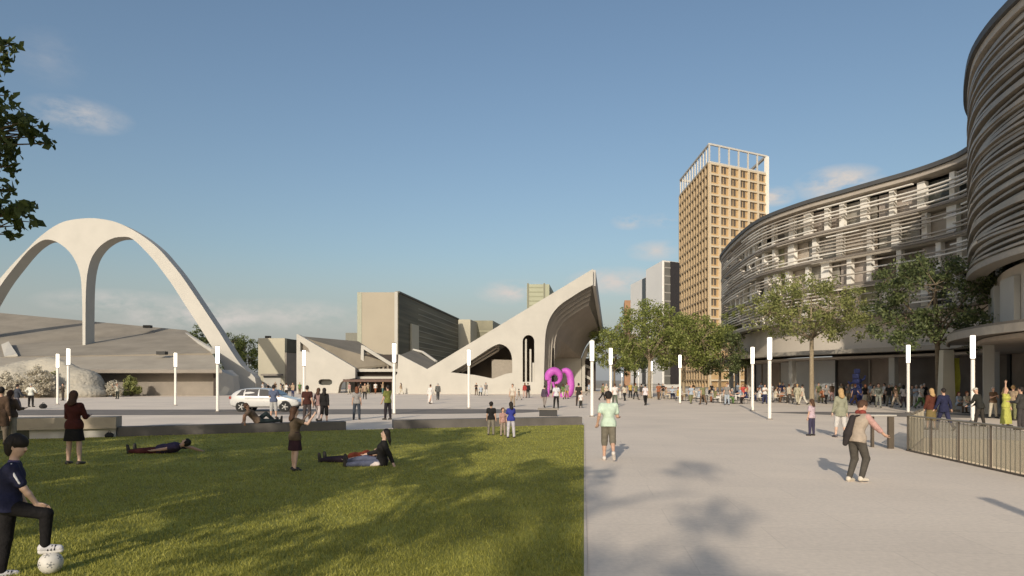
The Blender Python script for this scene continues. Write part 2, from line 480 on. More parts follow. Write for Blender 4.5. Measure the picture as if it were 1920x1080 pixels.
BARK = mat('bark', (0.16, 0.125, 0.085), 0.9, 0.3, 6, 0, 0.6, 25)
BARKL = mat('pale_bark', (0.27, 0.22, 0.15), 0.9, 0.3, 6, 0, 0.6, 25)
LEAF_A = leaf_mat('leaves_olive', (0.11, 0.145, 0.035), (0.33, 0.36, 0.11))
LEAF_B = leaf_mat('leaves_dark', (0.06, 0.085, 0.034), (0.20, 0.235, 0.095))
LEAF_C = leaf_mat('leaves_pale', (0.15, 0.175, 0.055), (0.36, 0.37, 0.14))
LEAF_P = leaf_mat('leaves_grey_green', (0.42, 0.39, 0.31), (0.74, 0.69, 0.58))
def tree(name, label, x, y, H, cr, z0, seed, leaf=LEAF_A, nclus=90, nper=70, lsize=0.2, clr=0.75, tr=0.16, bark=BARK, cat='tree', group=None, crz=None, shape=1.0, lean=(0, 0), extra=()):
    r = random.Random(seed); nrr = np.random.default_rng(seed)
    t = thing(name, label, cat, (x, y, 0), 0, group)
    crz = crz or (H - z0) / 2
    cz = H - crz
    mb = MB()
    fork = Vector((lean[0] * .5, lean[1] * .5, z0 + 0.12 * (H - z0)))
    top = Vector((lean[0], lean[1], cz + crz * 0.4))
    mb.tube([(0, 0, -0.05), (0.03 * tr, 0, 0.25), (lean[0] * .2 + r.uniform(-.05, .05), lean[1] * .2, z0 * .55), fork, (fork + top) / 2 + Vector((r.uniform(-.3, .3), r.uniform(-.3, .3), 0)), top],
            [tr * 1.5, tr * 1.05, tr * .9, tr * .8, tr * .5, tr * .18], 9)
    limbs = []
    nl = 8
    for i in range(nl):
        a = 2 * math.pi * i / nl + r.uniform(-.35, .35)
        k = r.uniform(0.0, 0.55)
        s = fork.lerp(top, k) if i % 2 else fork
        e = Vector((math.cos(a) * cr * r.uniform(.5, .85), math.sin(a) * cr * r.uniform(.5, .85), cz + crz * r.uniform(-.55, .55))) + Vector((lean[0], lean[1], 0))
        m1 = s.lerp(e, .5) + Vector((r.uniform(-.2, .2), r.uniform(-.2, .2), r.uniform(.05, .35)))
        mb.tube([s, s.lerp(m1, .5) + Vector((0, 0, .05)), m1, e], [tr * .5, tr * .4, tr * .3, tr * .1], 6)
        limbs += [s.lerp(m1, .6), m1, m1.lerp(e, .5), e]
    cs = []; rs = []
    off = [r.uniform(0, 6.28) for _ in range(4)]
    while len(cs) < nclus:
        a = r.uniform(0, 6.283); ph = math.asin(r.uniform(-0.85, 1)); rr = r.uniform(.35, 1) ** .6
        lump = 1 + .17 * math.sin(2 * a + off[0]) + .13 * math.sin(3 * a + 4 * ph + off[1]) + .08 * math.sin(5 * a + off[2])
        p = Vector((math.cos(a) * math.cos(ph) * cr * rr * lump, math.sin(a) * math.cos(ph) * cr * rr * lump, math.sin(ph) * crz * rr * (1 + .12 * math.sin(3 * a + off[3]))))
        p += Vector((lean[0], lean[1], cz))
        if p.z < z0 - .2: continue
        cs.append(p); rs.append(clr * r.uniform(.55, 1.2))
        q = min(limbs, key=lambda l: (l - p).length)
        mb.tube([q, q.lerp(p, .55) + Vector((r.uniform(-.1, .1), r.uniform(-.1, .1), -.04)), p], [tr * .16, tr * .1, tr * .04], 4, cap=False)
    for (q, p, rad_) in extra:
        q = Vector(q) - Vector((x, y, 0)); p = Vector(p) - Vector((x, y, 0)); cs.append(p); rs.append(rad_)
        q0 = min(limbs, key=lambda l: (l - q).length)
        mb.tube([q0, q0.lerp(q, .5) + Vector((0, 0, .1)), q, q.lerp(p, .5) + Vector((0, 0, .06)), p], [.04, .032, .022, .014, .006], 5, cap=False)
    mb.build('trunk', bark, t, smooth=True)
    V, F = leaf_cloud([tuple(c) for c in cs], rs, [nper] * (len(cs) - len(extra)) + [11] * len(extra), lsize, nrr)
    link('crown', np_mesh('crown', V, F, leaf), t)
    return t

def at(u, Y): return PX(u, Y), Y
# plaza trees in front of the shops
x, y = at(1522, 57); tree('plaza_tree', 'airy pale green tree with a bare forked trunk in front of the curved building', x, y, 10.5, 5.4, 4.8, 11, LEAF_C, 150, 64, .22, .8, .2, BARKL, group='trees on the plaza')
x, y = at(1762, 44); tree('plaza_tree', 'dense dark green tree reaching up to the louvres beside the tallest glowing lamp', x, y, 10.4, 4.5, 3.4, 21, LEAF_B, 150, 72, .21, .66, .18, group='trees on the plaza', lean=(-.3, 0))
x, y = at(1218, 76); tree('plaza_tree', 'broad bushy olive tree in front of the white office block', x, y, 10.6, 4.9, 3.2, 31, LEAF_A, 150, 70, .26, .95, .2, BARKL, group='trees on the plaza')
x, y = at(1282, 80); tree('plaza_tree', 'rounded olive tree standing under the tall gold tower', x, y, 10.0, 5.2, 2.8, 41, LEAF_A, 150, 70, .26, .95, .2, BARKL, group='trees on the plaza')
x, y = at(1350, 84); tree('plaza_tree', 'low dark tree between the gold tower and the end of the curved building', x, y, 8.2, 4.4, 2.2, 51, LEAF_B, 120, 70, .26, .9, .18, group='trees on the plaza')
x, y = at(1398, 92); tree('plaza_tree', 'small green tree against the rounded end of the louvred building', x, y, 12.5, 4.2, 5.0, 61, LEAF_A, 110, 60, .28, .9, .17, group='trees on the plaza')
x, y = at(1152, 118); tree('plaza_tree', 'distant green tree just past the pointed white hall', x, y, 12.0, 4.6, 2.5, 71, LEAF_A, 110, 60, .32, 1.0, .2, group='trees on the plaza')
x, y = at(1190, 130); tree('plaza_tree', 'distant dark tree half hidden behind the bushy olive tree', x, y, 10.0, 4.6, 2.5, 72, LEAF_B, 100, 60, .34, 1.0, .2, group='trees on the plaza')
# trees behind the arch
x, y = at(374, 150); tree('background_tree', 'dark conical tree rising between the brown roof and the arch leg', x, y, 14.0, 3.0, 3.0, 81, LEAF_B, 90, 60, .35, 1.0, .2, group='trees behind the arch')
x, y = at(436, 150); tree('background_tree', 'dark upright tree just outside the foot of the arch', x, y, 13.0, 3.4, 2.0, 82, LEAF_B, 90, 60, .35, 1.0, .2, group='trees behind the arch')
x, y = at(466, 148); tree('background_tree', 'bushy green tree beside the cream box building', x, y, 11.0, 4.2, 1.6, 83, LEAF_A, 110, 60, .35, 1.1, .2, group='trees behind the arch')
# the tree whose twigs reach into the picture at the upper left
SPR = [(8, 85, .16), (2, 75, .2), (4, 152, .1), (-10, 160, .2), (12, 205, .2), (28, 222, .2), (44, 236, .19), (58, 238, .17), (68, 246, .12), (10, 240, .22), (-5, 262, .3), (14, 272, .18), (8, 300, .16), (-12, 310, .3), (2, 345, .15),
       (12, 385, .14), (30, 392, .17), (46, 396, .17), (60, 398, .15), (4, 412, .2), (20, 420, .14), (-14, 400, .3), (-20, 215, .3), (-25, 120, .3)]
tree('overhanging_tree', 'leafy tree whose twigs reach into the sky at the upper left edge', -12.3, 10.2, 8.6, 3.4, 3.4, 91, leaf_mat('leaves_near', (0.035, 0.055, 0.014), (0.12, 0.15, 0.045)), 80, 55, .15, .55, .2, group='trees over the lawn', crz=2.7,
     extra=[((-8.1, 10.3, PZ(v + 22 + 8 * q, 10.2)), (PX(u - 8 + 17 * math.sin(u * 3 + q * 2.1), 10.2), 10.2 + .3 * math.sin(u + q), PZ(v + 13 * math.cos(v * 2 + q * 2.1), 10.2)), r_ * .8) for (u, v, r_) in SPR for q in range(3)])
# the row of lawn trees behind the viewer that shades the lawn
for i, (x, y, H, cr, z0, nc) in enumerate([(-21.5, -3, 14, 4.8, 4.2, 100), (-14.2, -5, 14.4, 4.2, 4.4, 96), (-9.6, -4.5, 12.6, 3.4, 4.2, 50), (-5.6, -6.5, 10.2, 2.1, 5.4, 13), (-8.6, -28, 19.5, 2.6, 13.0, 14)]):
    tree('lawn_tree', ['tall broad tree', 'tall rounded tree', 'wide spreading tree', 'small thin tree', 'tall slender tree'][i] + ' of the lawn row, known by the shade it throws on the lawn', x, y, H, cr, z0, 200 + i, leaf_mat('leaves_lawn_row', (0.05, 0.07, 0.02), (0.13, 0.15, 0.045)), int(nc * (.66 if i < 3 else 1)), 170 if i < 3 else 60, .32, 1.1 if i < 3 else .85, .2, group='trees over the lawn')
# pale irregular mound before the low hall
t = thing('rock_mound', 'pale irregular rock mound rising behind the pair of close lamps', 'rocks', (PX(70, 82), 82, 0))
mb = []
mr = np.random.default_rng(17)
ROCKS = [(-60, 1.6, 3.2), (0, 2.4, 3.6), (35, 3.2, 3.0), (70, 3.8, 3.2), (105, 4.2, 3.0), (140, 3.6, 2.4), (168, 2.4, 1.8)]
# pale shrubs in front of the grey wall
for i, (u, v, h, w, n, lf, lab) in enumerate([(20, 746, 3.6, 4.2, 60, LEAF_P, 'tall pale blossoming bush at the corner of the low hall'), (70, 746, 4.4, 3.4, 60, LEAF_P, 'pale blossoming bush behind the man in the white shirt'),
        (100, 745, 3.4, 2.4, 40, LEAF_C, 'small olive bush between the two close lamps'), (178, 744, 2.6, 2.6, 36, LEAF_P, 'pale bush behind the long haired woman'),
        (214, 744, 2.5, 2.0, 30, LEAF_P, 'pale bush beside the small person with folded arms'), (246, 743, 2.9, 2.2, 34, LEAF_C, 'olive bush against the long grey wall')]):
    p = GP(u, v)
    r = np.random.default_rng(500 + i); rr = random.Random(500 + i)
    t = thing('bush', lab, 'bush', p, 0, 'bushes against the low hall')
    mb = MB(); cs = []
    for k in range(n):
        a = rr.uniform(0, 6.28); q = rr.random() ** .5
        c = Vector((math.cos(a) * w * .5 * q, math.sin(a) * w * .35 * q, h * (.12 + .8 * rr.random() * (1 - .5 * q))))
        cs.append(tuple(c))
        mb.tube([(c.x * .1, c.y * .1, 0), (c.x * .5, c.y * .5, c.z * .6), c], [.03, .02, .008], 4, cap=False)
    mb.build('stems', BARK, t)
    V, F = leaf_cloud(cs, [.42] * n, 60, .22, r)
    link('leaves', np_mesh('leaves', V, F, lf), t)
# ------------------------------------------------------------------ the white arch
def arch():
    Y, D = 105.0, 2.3
    t = thing('concrete_arch', 'huge white double arch standing on two legs and a slim middle column', 'arch', (PX(158, Y), Y, 0))
    outer = catmull([(478, 738), (478, 708), (453, 686), (427, 648), (411, 622), (391, 592), (365, 553), (338, 514), (315, 486), (297, 466), (271, 445), (245, 429),
                     (219, 417), (193, 411), (167, 409), (135, 412), (109, 420), (78, 441), (52, 466), (0, 522), (-45, 590), (-92, 690), (-112, 738)], 3)
    left = catmull([(-98, 738), (-75, 680), (-30, 590), (0, 537), (26, 502), (52, 471), (73, 454), (89, 449), (109, 455), (130, 472), (143, 493), (150, 514), (153, 540), (154.5, 601), (155, 738)], 3)
    right = catmull([(160, 738), (160, 659), (160.5, 565), (162.5, 523), (167, 497), (174, 479), (188, 461), (208, 448), (229, 444), (250, 449), (286, 485), (307, 512), (323, 534), (346, 570), (370, 607), (391, 640), (420, 690), (436, 738)], 3)
    o = wallprism(outer + left + right, [], Y, D).build('arch_shell', mat('arch_concrete', (0.47, 0.455, 0.415), 0.75, 0.06, 0.4, 0, 0.1, 8), t)
    o.location = -t.location
    b = MB()
    for u in (-105, 457):
        b.box((PX(u, Y) - t.location.x, D / 2, 0.1), (5.4, 3.4, 0.5))
    b.build('footing', WHITE, t)
arch()

# ------------------------------------------------------------------ the low brown-roofed hall behind it
def low_hall():
    t = thing('low_hall', 'long low hall with a sloping grey brown roof behind the arch', 'hall', (-60, 88, 0))
    def part(name, mb, m):
        o = mb.build(name, m, t); o.location = -t.location; return o
    part('roof', MB().slabquad(PT(-330, 676, 92), PT(398, 662, 97), PT(349, 619, 122), PT(-330, 556, 122), .4), ROOFBR)
    part('lower_roof', MB().slabquad(PT(-330, 695, 84), PT(415, 695, 86.5), PT(398, 664, 97.5), PT(-330, 668, 95), .35), mat('pale_roof', (0.36, 0.32, 0.26), 0.85, 0.16, 0.3, detail=8))
    part('fascia', MB().hexa([PT(-330, 700, 83.9), PT(416, 699, 86.4), PT(416, 699, 86.9), PT(-330, 700, 84.4)], [PT(-330, 693, 83.9), PT(416, 693, 86.4), PT(416, 693, 86.9), PT(-330, 693, 84.4)]), GREYWALL)
    mb = MB()
    mb.hexa([(-96, 86.5, 0), (PX(402, 89), 89, 0), (PX(402, 89), 95, 0), (-96, 95, 0)], [(-96, 86.5, 3.2), (PX(402, 89), 89, 3.2), (PX(402, 89), 95, 3.2), (-96, 95, 3.2)])
    part('wall', mb, GREYWALL)
    mb = MB()
    mb.hexa([(-96, 95.1, 0), (PX(398, 97), 97, 0), (PX(352, 124), 123, 0), (-96, 123, 0)], [(-96, 95.1, 5.0), (PX(398, 97), 97, 5.4), (PX(352, 124), 123, 9.9), (-96, 123, 12.5)])
    part('back_wall', mb, GREYWALL)
    part('wall_joint', MB().box((PX(404, 88), 88.2, 1.5), (0.5, 0.5, 3.0)), DARKR)
    part('roof_beam', MB().tube([PT(344, 624, 121.5), PT(400, 659, 97)], .38, 6), WHITE)
    part('end_wall', MB().hexa([(PX(406, 89), 89.2, 0), (PX(440, 92), 92, 0), (PX(440, 92), 94, 0), (PX(406, 89), 94, 0)], [(PX(406, 89), 89.2, 3.4), (PX(436, 92), 92, 2.6), (PX(436, 92), 94, 2.6), (PX(406, 89), 94, 3.4)]), WHITE)
    for u, Y, v in ((277, 118, 614), (304, 94, 664)):
        m2 = MB().box(PT(u, v, Y) + Vector((0, 0, .15)), (1.2, .9, .45)); part('roof_vent', m2, BLACKM)
    part('skylight', MB().slabquad(PT(8, 668, 94.5), PT(32, 664, 94.5), PT(16, 640, 104), PT(2, 646, 104), .3), WHITE)
low_hall()

# ------------------------------------------------------------------ the pointed white hall with the big vault
def white_hall():
    Y = 100.0
    t = thing('white_hall', 'pointed white concrete hall with arched openings and a brown vault under its peak', 'hall', (PX(960, Y), Y, 0))
    L = -t.location
    def part(name, mb, m):
        o = mb.build(name, m, t); o.location = L; return o
    vault = catmull([(1112, 534), (1094, 543), (1073, 556), (1051, 571), (1036, 588), (1027, 607), (1022.5, 630), (1021, 665), (1020, 700), (1020, 739.5)], 4)
    outer = [(735, 739.5), (735, 712), (745, 700), (747, 664), (801, 692)] + [(801 + (1112 - 801) * k / 6, 692 + (504 - 692) * k / 6) for k in range(1, 7)] + vault
    slim = [(980, 716), (980, 640)] + [(991 - 11 * math.cos(a), 640 - 12 * math.sin(a)) for a in [math.pi * k / 10 for k in range(1, 10)]] + [(1002, 640), (1002, 716)]
    left = [(845, 698)] + catmull([(868, 685), (891, 671), (913, 656), (927, 648), (937, 645), (948, 649), (956, 658), (960, 672), (960.5, 699)], 3) + [(948, 701), (935, 706), (924, 710), (890, 703)]
    part('front_wall', wallprism(outer, [slim, left], Y, 1.1), WHITE)
    # stepped shell rings receding under the peak
    A = [(PX(u, Y), PZ(v, Y)) for u, v in vault]
    Fx, Fz = PX(1112, Y), 4.0
    def ring(k): return [(x + (Fx - x) * 0.062 * k, z + (Fz - z) * 0.050 * k) for x, z in A]
    def ry(k): return Y + 1.1 + 1.0 * k
    n = len(A)
    mb = MB()
    NR = 4
    for k in range(NR):
        r0, r1 = ring(k), ring(k + 1)
        for i in range(n - 1):
            a, b = r0[i], r0[i + 1]
            mb.quad((a[0], ry(k), a[1]), (b[0], ry(k), b[1]), (b[0], ry(k + 1), b[1]), (a[0], ry(k + 1), a[1]))
            c, d = r1[i], r1[i + 1]
            mb.quad((a[0], ry(k + 1), a[1]), (b[0], ry(k + 1), b[1]), (d[0], ry(k + 1), d[1]), (c[0], ry(k + 1), c[1]))
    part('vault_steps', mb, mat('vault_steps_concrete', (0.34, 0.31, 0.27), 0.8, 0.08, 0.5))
    YB = 122.0
    back = catmull([(1127, 627), (1108, 637), (1097, 652), (1089, 672)], 3) + [(1076, 672), (1062, 672), (1050, 672), (1038, 672)]
    m = len(back)
    rr = ring(NR)
    ridx = [i * (n - 8) / (m - 1) for i in range(m)]
    mb = MB(); vs = []; fs = []
    for j in range(m):
        q = ridx[j]; i = int(q); f = q - i
        x0 = rr[i][0] + (rr[i + 1][0] - rr[i][0]) * f; z0 = rr[i][1] + (rr[i + 1][1] - rr[i][1]) * f
        p = Vector((x0, ry(NR), z0)); e = PT(*back[j], YB)
        for s in range(5): vs.append(p.lerp(e, s / 4))
    for j in range(m - 1):
        for s in range(4):
            fs.append((j * 5 + s, j * 5 + s + 1, (j + 1) * 5 + s + 1, (j + 1) * 5 + s))
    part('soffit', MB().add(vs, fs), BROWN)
    pk = PT(1112, 504, Y); pb = PT(1112, 534, Y); be = PT(1127, 627, YB)
    part('roof', MB().hexa([PT(801, 694.5, Y + 1.1), PT(1112, 506, Y + 1.1), be + Vector((0, 0, .2)), PT(870, 690, YB)], [PT(801, 692, Y + 1.1), PT(1112, 504, Y + 1.1), be + Vector((0, 0, .8)), PT(870, 688, YB)]), WHITE)
    part('roof_edge', MB().hexa([pb + Vector((.02, 1.1, 0)), pb + Vector((.5, 1.1, 0)), be + Vector((.45, 0, -.2)), be + Vector((.02, 0, -.2))], [pk + Vector((.02, 1.1, 0)), pk + Vector((.5, 1.1, 0)), be + Vector((.45, 0, .9)), be + Vector((.02, 0, .9))]), mat('roof_edge_white', (0.48, 0.46, 0.43), .8, .05))
    # white back wall and end pier under the soffit
    mb = MB()
    x0, x1 = PX(1030, YB), PX(1090, YB)
    mb.hexa([(x0, YB, 0), (x1, YB, 0), (x1, YB + .6, 0), (x0, YB + .6, 0)], [(x0, YB, PZ(671, YB)), (x1, YB, PZ(671, YB)), (x1, YB + .6, PZ(671, YB)), (x0, YB + .6, PZ(671, YB))])
    part('back_wall', mb, WHITE)
    pier = catmull([(1126, 631), (1110, 640), (1099, 653), (1091, 672)], 3) + [(1091, 735.5), (1097, 735.5), (1097, 676), (1103, 660), (1113, 648), (1127, 641)]
    part('end_pier', wallprism(pier, [], YB - .35, 1.4), WHITE)
    # side wall inside the left jamb
    mb = MB(); j0 = ring(NR)[-1][0]
    mb.hexa([(j0 - .3, ry(NR), 0), (j0, ry(NR), 0), (x0 + .3, YB, 0), (x0, YB, 0)], [(j0 - .3, ry(NR), 7.0), (j0, ry(NR), 7.0), (x0 + .3, YB, 5.9), (x0, YB, 5.9)])
    part('side_wall', mb, WHITE)
    # louvred block at the far end
    mb = MB(); Yl = 124.5
    mb.box((PX(1104, Yl), Yl + 2, 3.0), (2.6, 3.6, 6.0)); part('louvre_block', mb, DARKR)
    for v0, v1 in ((681, 688), (700, 709), (722, 730)):
        mb = MB().hexa([PT(1094, v0 + 6, Yl - .1), PT(1109, v1 + 5, Yl - .1), PT(1109, v1 + 5, Yl + .15), PT(1094, v0 + 6, Yl + .15)], [PT(1094, v0, Yl - .1), PT(1109, v1, Yl - .1), PT(1109, v1, Yl + .15), PT(1094, v0, Yl + .15)])
        part('louvre', mb, WHITE)
    # things seen inside the two smaller openings
    Yi = 106.0
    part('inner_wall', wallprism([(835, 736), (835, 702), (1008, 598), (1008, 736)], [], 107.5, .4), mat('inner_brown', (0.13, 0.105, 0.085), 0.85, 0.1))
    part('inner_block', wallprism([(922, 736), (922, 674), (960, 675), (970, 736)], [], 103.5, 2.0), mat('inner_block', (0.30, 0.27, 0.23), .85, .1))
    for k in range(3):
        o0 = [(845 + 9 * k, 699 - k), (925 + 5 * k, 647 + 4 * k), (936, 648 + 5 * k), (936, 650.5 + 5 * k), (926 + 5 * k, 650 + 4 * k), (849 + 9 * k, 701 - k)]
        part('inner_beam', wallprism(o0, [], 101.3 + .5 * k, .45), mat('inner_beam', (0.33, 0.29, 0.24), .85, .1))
    for u in (986, 994.5):
        part('mullion', MB().box((PX(u, 101), 101.0, 4.0), (.26, .5, 8.2 if u < 990 else 5.2)), WHITE)
    part('mullion', MB().box((PX(1000, 101), 100.9, 2.3), (.3, .5, 4.6)), WHITE)
white_hall()

# ------------------------------------------------------------------ the wedge-walled grandstand between the two
def wedge_hall():
    Y = 108.0
    t = thing('wedge_hall', 'white wedge walled hall with a grey brown stepped roof and a dark canopy', 'hall', (PX(640, Y), Y, 0))
    L = -t.location
    def part(name, mb, m):
        o = mb.build(name, m, t); o.location = L; return o
    tri = [(563, 641), (563, 659), (576, 659), (581, 661), (578, 653)]
    slot = [(602, 722), (598, 720), (597, 716.5), (598, 713), (602, 711), (618, 711), (622, 713), (623, 716.5), (622, 720), (618, 722)]
    outer = [(556, 737), (556, 627), (559, 627), (666, 690), (666, 709)] + catmull([(652, 711), (643, 714), (637, 721), (634, 737)], 3)
    part('wedge_wall', wallprism(outer, [tri, slot], Y, 1.4), WHITE)
    part('slot_window', MB().box((PX(610, Y + .9), Y + .9, PZ(716.5, Y)), (2.6, .2, 1.3)), DGLASS)
    part('notch_glass', MB().box((PX(571, Y + .9), Y + .9, PZ(651, Y)), (2.0, .2, 2.0)), GREYWALL)
    RS = mat('stand_roof', (0.21, 0.185, 0.145), 0.9, 0.2, 0.35, detail=9)
    part('roof', MB().slabquad(PT(560, 630, Y + 1.5), PT(664, 690, Y + 1.5), PT(735, 682, 111), PT(672, 640, 128), .4), RS)
    part('fin_wall', wallprism([(676, 690), (677, 647), (682, 648), (737, 682), (737, 689), (682, 655), (682, 690)], [], 110.2, .8), WHITE)
    part('fin_roof', MB().slabquad(PT(684, 657, 111.2), PT(735, 688, 111.2), PT(760, 686, 118), PT(735, 668, 124), .3), RS)
    part('side_roof', MB().slabquad(PT(749, 666, 101.3), PT(801, 693, 101.3), PT(818, 679, 114), PT(775, 656, 119), .3), RS)
    part('side_roof_edge', MB().tube([PT(775, 656, 119), PT(792, 660, 118), PT(818, 678, 114)], .25, 5), WHITE)
    # storeys between the wedge and the white hall
    x0, x1 = PX(662, 110), PX(752, 110)
    xm = (x0 + x1) / 2; w = x1 - x0
    part('glazed_storey', MB().box((xm, 112.2, 3.2), (w, 2.0, 6.0)), DARKR)
    for v0, v1, dx in ((691.5, 697, 0), (706, 711.5, .4)):
        part('storey_beam', MB().box((xm + dx, 110.6, (PZ(v0, 110) + PZ(v1, 110)) / 2), (w + dx * 2, 1.6, PZ(v0, 110) - PZ(v1, 110))), WHITE)
    for k in range(11):
        part('window_post', MB().box((x0 + .5 + k * w / 11, 111.0, PZ(686, 110)), (.28, .3, .9)), mat('window_post', (0.24, .21, .17), .8, .1))
    part('ground_wall', MB().box((xm, 113.6, 1.0), (w + 3, .4, 2.0)), WHITE)
    part('canopy', MB().hexa([(PX(645, 107), 106.6, 1.75), (PX(768, 106), 106.0, 1.75), (PX(768, 110), 110, 1.95), (PX(642, 110), 110, 1.95)], [(PX(645, 107), 106.6, 2.1), (PX(768, 106), 106.0, 2.1), (PX(768, 110), 110, 2.25), (PX(642, 110), 110, 2.25)]), mat('canopy_brown', (0.12, 0.075, 0.06), .7, .15))
    for k in range(6):
        part('canopy_post', MB().tube([(PX(648 + k * 23, 107), 107.3, 0), (PX(648 + k * 23, 107), 107.3, 1.9)], .09, 6), BLACKM)
wedge_hall()

# ------------------------------------------------------------------ background blocks
def block(name, label, cat, A, B, D, z1, faces, group='buildings in the background'):
    """A front-left, B front-right, D depth vector"""
    A = Vector((*A, 0)); B = Vector((*B, 0)); D = Vector((*D, 0))
    t = thing(name, label, cat, (A + B) / 2, 0, group)
    mb = MB().hexa([A, B, B + D, A + D], [p + Vector((0, 0, z1)) for p in (A, B, B + D, A + D)])
    o = mb.build('walls', faces[0], t); o.location = -t.location
    return t
def facade(t, name, p0, p1, z0, z1, m, proud=.12, dep=.25):
    """a panel standing slightly proud of a wall running p0 -> p1"""
    p0 = Vector((*p0, 0)); p1 = Vector((*p1, 0)); d = (p1 - p0).normalized(); n = Vector((d.y, -d.x, 0))
    a, b = p0 + n * proud, p1 + n * proud
    c, e = p1 - n * (dep - proud), p0 - n * (dep - proud)
    o = MB().hexa([p + Vector((0, 0, z0)) for p in (a, b, c, e)], [p + Vector((0, 0, z1)) for p in (a, b, c, e)]).build(name, m, t)
    o.location = -t.location
    return o
GR = (0.1055, 1.0)
# cream box
Yc = 128
t = block('cream_building', 'plain cream box building left of the white wedge wall', 'building', (PX(484, Yc), Yc), (PX(534, Yc), Yc), (0.9, 24), PZ(634, Yc), [CREAM])
facade(t, 'side_cladding', (PX(534, Yc) + .02, Yc + .1), (PX(556, Yc) + .02, Yc + 12), 0.1, PZ(661, Yc), GREYWALL, .3, .5)
facade(t, 'side_glazing', (PX(534, Yc) + .02, Yc + .1), (PX(556, Yc) + .02, Yc + 12), PZ(660.8, Yc), PZ(635, Yc), DGLASS, .35, .5)
facade(t, 'entrance_panel', (PX(495, Yc), Yc), (PX(527, Yc), Yc), 0.1, PZ(705, Yc), WHITE, .15, .3)
facade(t, 'entrance_canopy', (PX(493, Yc), Yc), (PX(531, Yc), Yc), PZ(704.5, Yc), PZ(701, Yc), GREYWALL, 1.2, 1.5)
o = MB().box((PX(492, Yc), Yc + 3, PZ(632, Yc)), (.9, .9, .8)).build('roof_vent', BLACKM, t); o.location = -t.location
# beige slab block with dark glass flank
Yb = 140
A = (PX(670, Yb), Yb); B = (PX(745, Yb), Yb)
t = block('beige_block', 'tall beige slab building with a dark glass flank', 'building', A, B, (7.4, 62), PZ(548, Yb), [mat('beige_slab', (0.37, 0.33, 0.26), .85, .1, .08)])
facade(t, 'glass_flank', B, (B[0] + 7.4, B[1] + 62), 0.2, PZ(549.5, Yb), None, .25, .5)
gm = bpy.data.materials.new('banded_glass'); gm.use_nodes = True
_n = gm.node_tree; _b = _n.nodes['Principled BSDF']; _b.inputs['Roughness'].default_value = .55; _b.inputs['Specular IOR Level'].default_value = .15
_tc = _n.nodes.new('ShaderNodeTexCoord'); _mp = _n.nodes.new('ShaderNodeMapping'); _mp.inputs['Scale'].default_value = (.05, .05, 1.3)
_no = _n.nodes.new('ShaderNodeTexNoise'); _no.inputs['Scale'].default_value = .8; _no.inputs['Detail'].default_value = 6
_cr = _n.nodes.new('ShaderNodeValToRGB'); _cr.color_ramp.elements[0].position = .38; _cr.color_ramp.elements[1].position = .75
_cr.color_ramp.elements[0].color = (.065, .058, .036, 1); _cr.color_ramp.elements[1].color = (.17, .15, .095, 1)
_n.links.new(_tc.outputs['Object'], _mp.inputs[0]); _n.links.new(_mp.outputs[0], _no.inputs['Vector']); _n.links.new(_no.outputs[0], _cr.inputs[0]); _n.links.new(_cr.outputs[0], _b.inputs['Base Color'])
for c in t.children:
    if c.name.startswith('glass_flank'): c.data.materials.append(gm)
facade(t, 'corner_post', (B[0] - .55, B[1]), (B[0] + .1, B[1]), 0.2, PZ(547, Yb), WHITE, .2, .5)
facade(t, 'flank_pier', (B[0] + 1.15, B[1] + 9), (B[0] + 1.9, B[1] + 15), 0.2, PZ(600, Yb), CREAM, .5, .6)
facade(t, 'roof_coping', B, (B[0] + 7.4, B[1] + 62), PZ(549.3, Yb), PZ(546, Yb), mat('coping_dark', (.10, .095, .08), .7, .1), .5, .9)
facade(t, 'edge_cladding', A, (A[0] + .9, A[1]), 0.2, PZ(549, Yb), mat('greenish_cladding', (.36, .37, .29), .8, .1), .1, .3)
for k in range(14):
    facade(t, 'floor_line', (B[0] + 7.4 * .25, B[1] + 62 * .25), (B[0] + 7.4, B[1] + 62), 2 + k * 1.25, 2.18 + k * 1.25, mat('floor_line', (.20, .18, .13), .5, .2), .3, .4)
t = block('pale_annex', 'pale low annex behind the dark glass flank', 'building', (PX(858, 205), 205), (PX(882, 205), 205), (3, 20), PZ(599, 205), [CREAM])
t = block('olive_block', 'olive glazed block peeping over the white ridge', 'building', (PX(878, 215), 215), (PX(924, 215), 215), (4, 30), PZ(601, 215), [mat('olive_cladding', (.20, .19, .13), .5, .2, .3)])
facade(t, 'corner_strip', (PX(878, 215), 215), (PX(882, 215), 215), 1, PZ(600, 215), CREAM, .2, .4)
for k in range(7): facade(t, 'floor_line', (PX(883, 215), 215), (PX(923, 215), 215), 4 + k * 2.2, 4.5 + k * 2.2, mat('olive_line', (.28, .27, .19), .6, .1), .15, .3)
t = block('grey_hut', 'small grey roof hut over the brown stand roof', 'building', (PX(648, 150), 150), (PX(670, 150), 150), (1, 8), PZ(624, 150), [mat('hut', (.2, .2, .17), .7, .1)])
t = block('far_tower', 'hazy pale olive tower far behind the white ridge', 'tower', (PX(988, 320), 320), (PX(1030, 320), 320), (4, 30), PZ(533, 320), [mat('far_tower', (.36, .37, .27), .8, .08, .1)])
for u in (988.5, 1019):
    facade(t, 'dark_rib', (PX(u, 320), 320), (PX(u + 3, 320), 320), 2, PZ(531, 320), mat('far_rib', (.2, .2, .15), .7, .1), .2, .4)
for k in range(14): facade(t, 'floor_line', (PX(992, 320), 320), (PX(1018, 320), 320), 18 + k * 2.1, 18.5 + k * 2.1, mat('far_line', (.30, .31, .22), .8, .1), .15, .3)
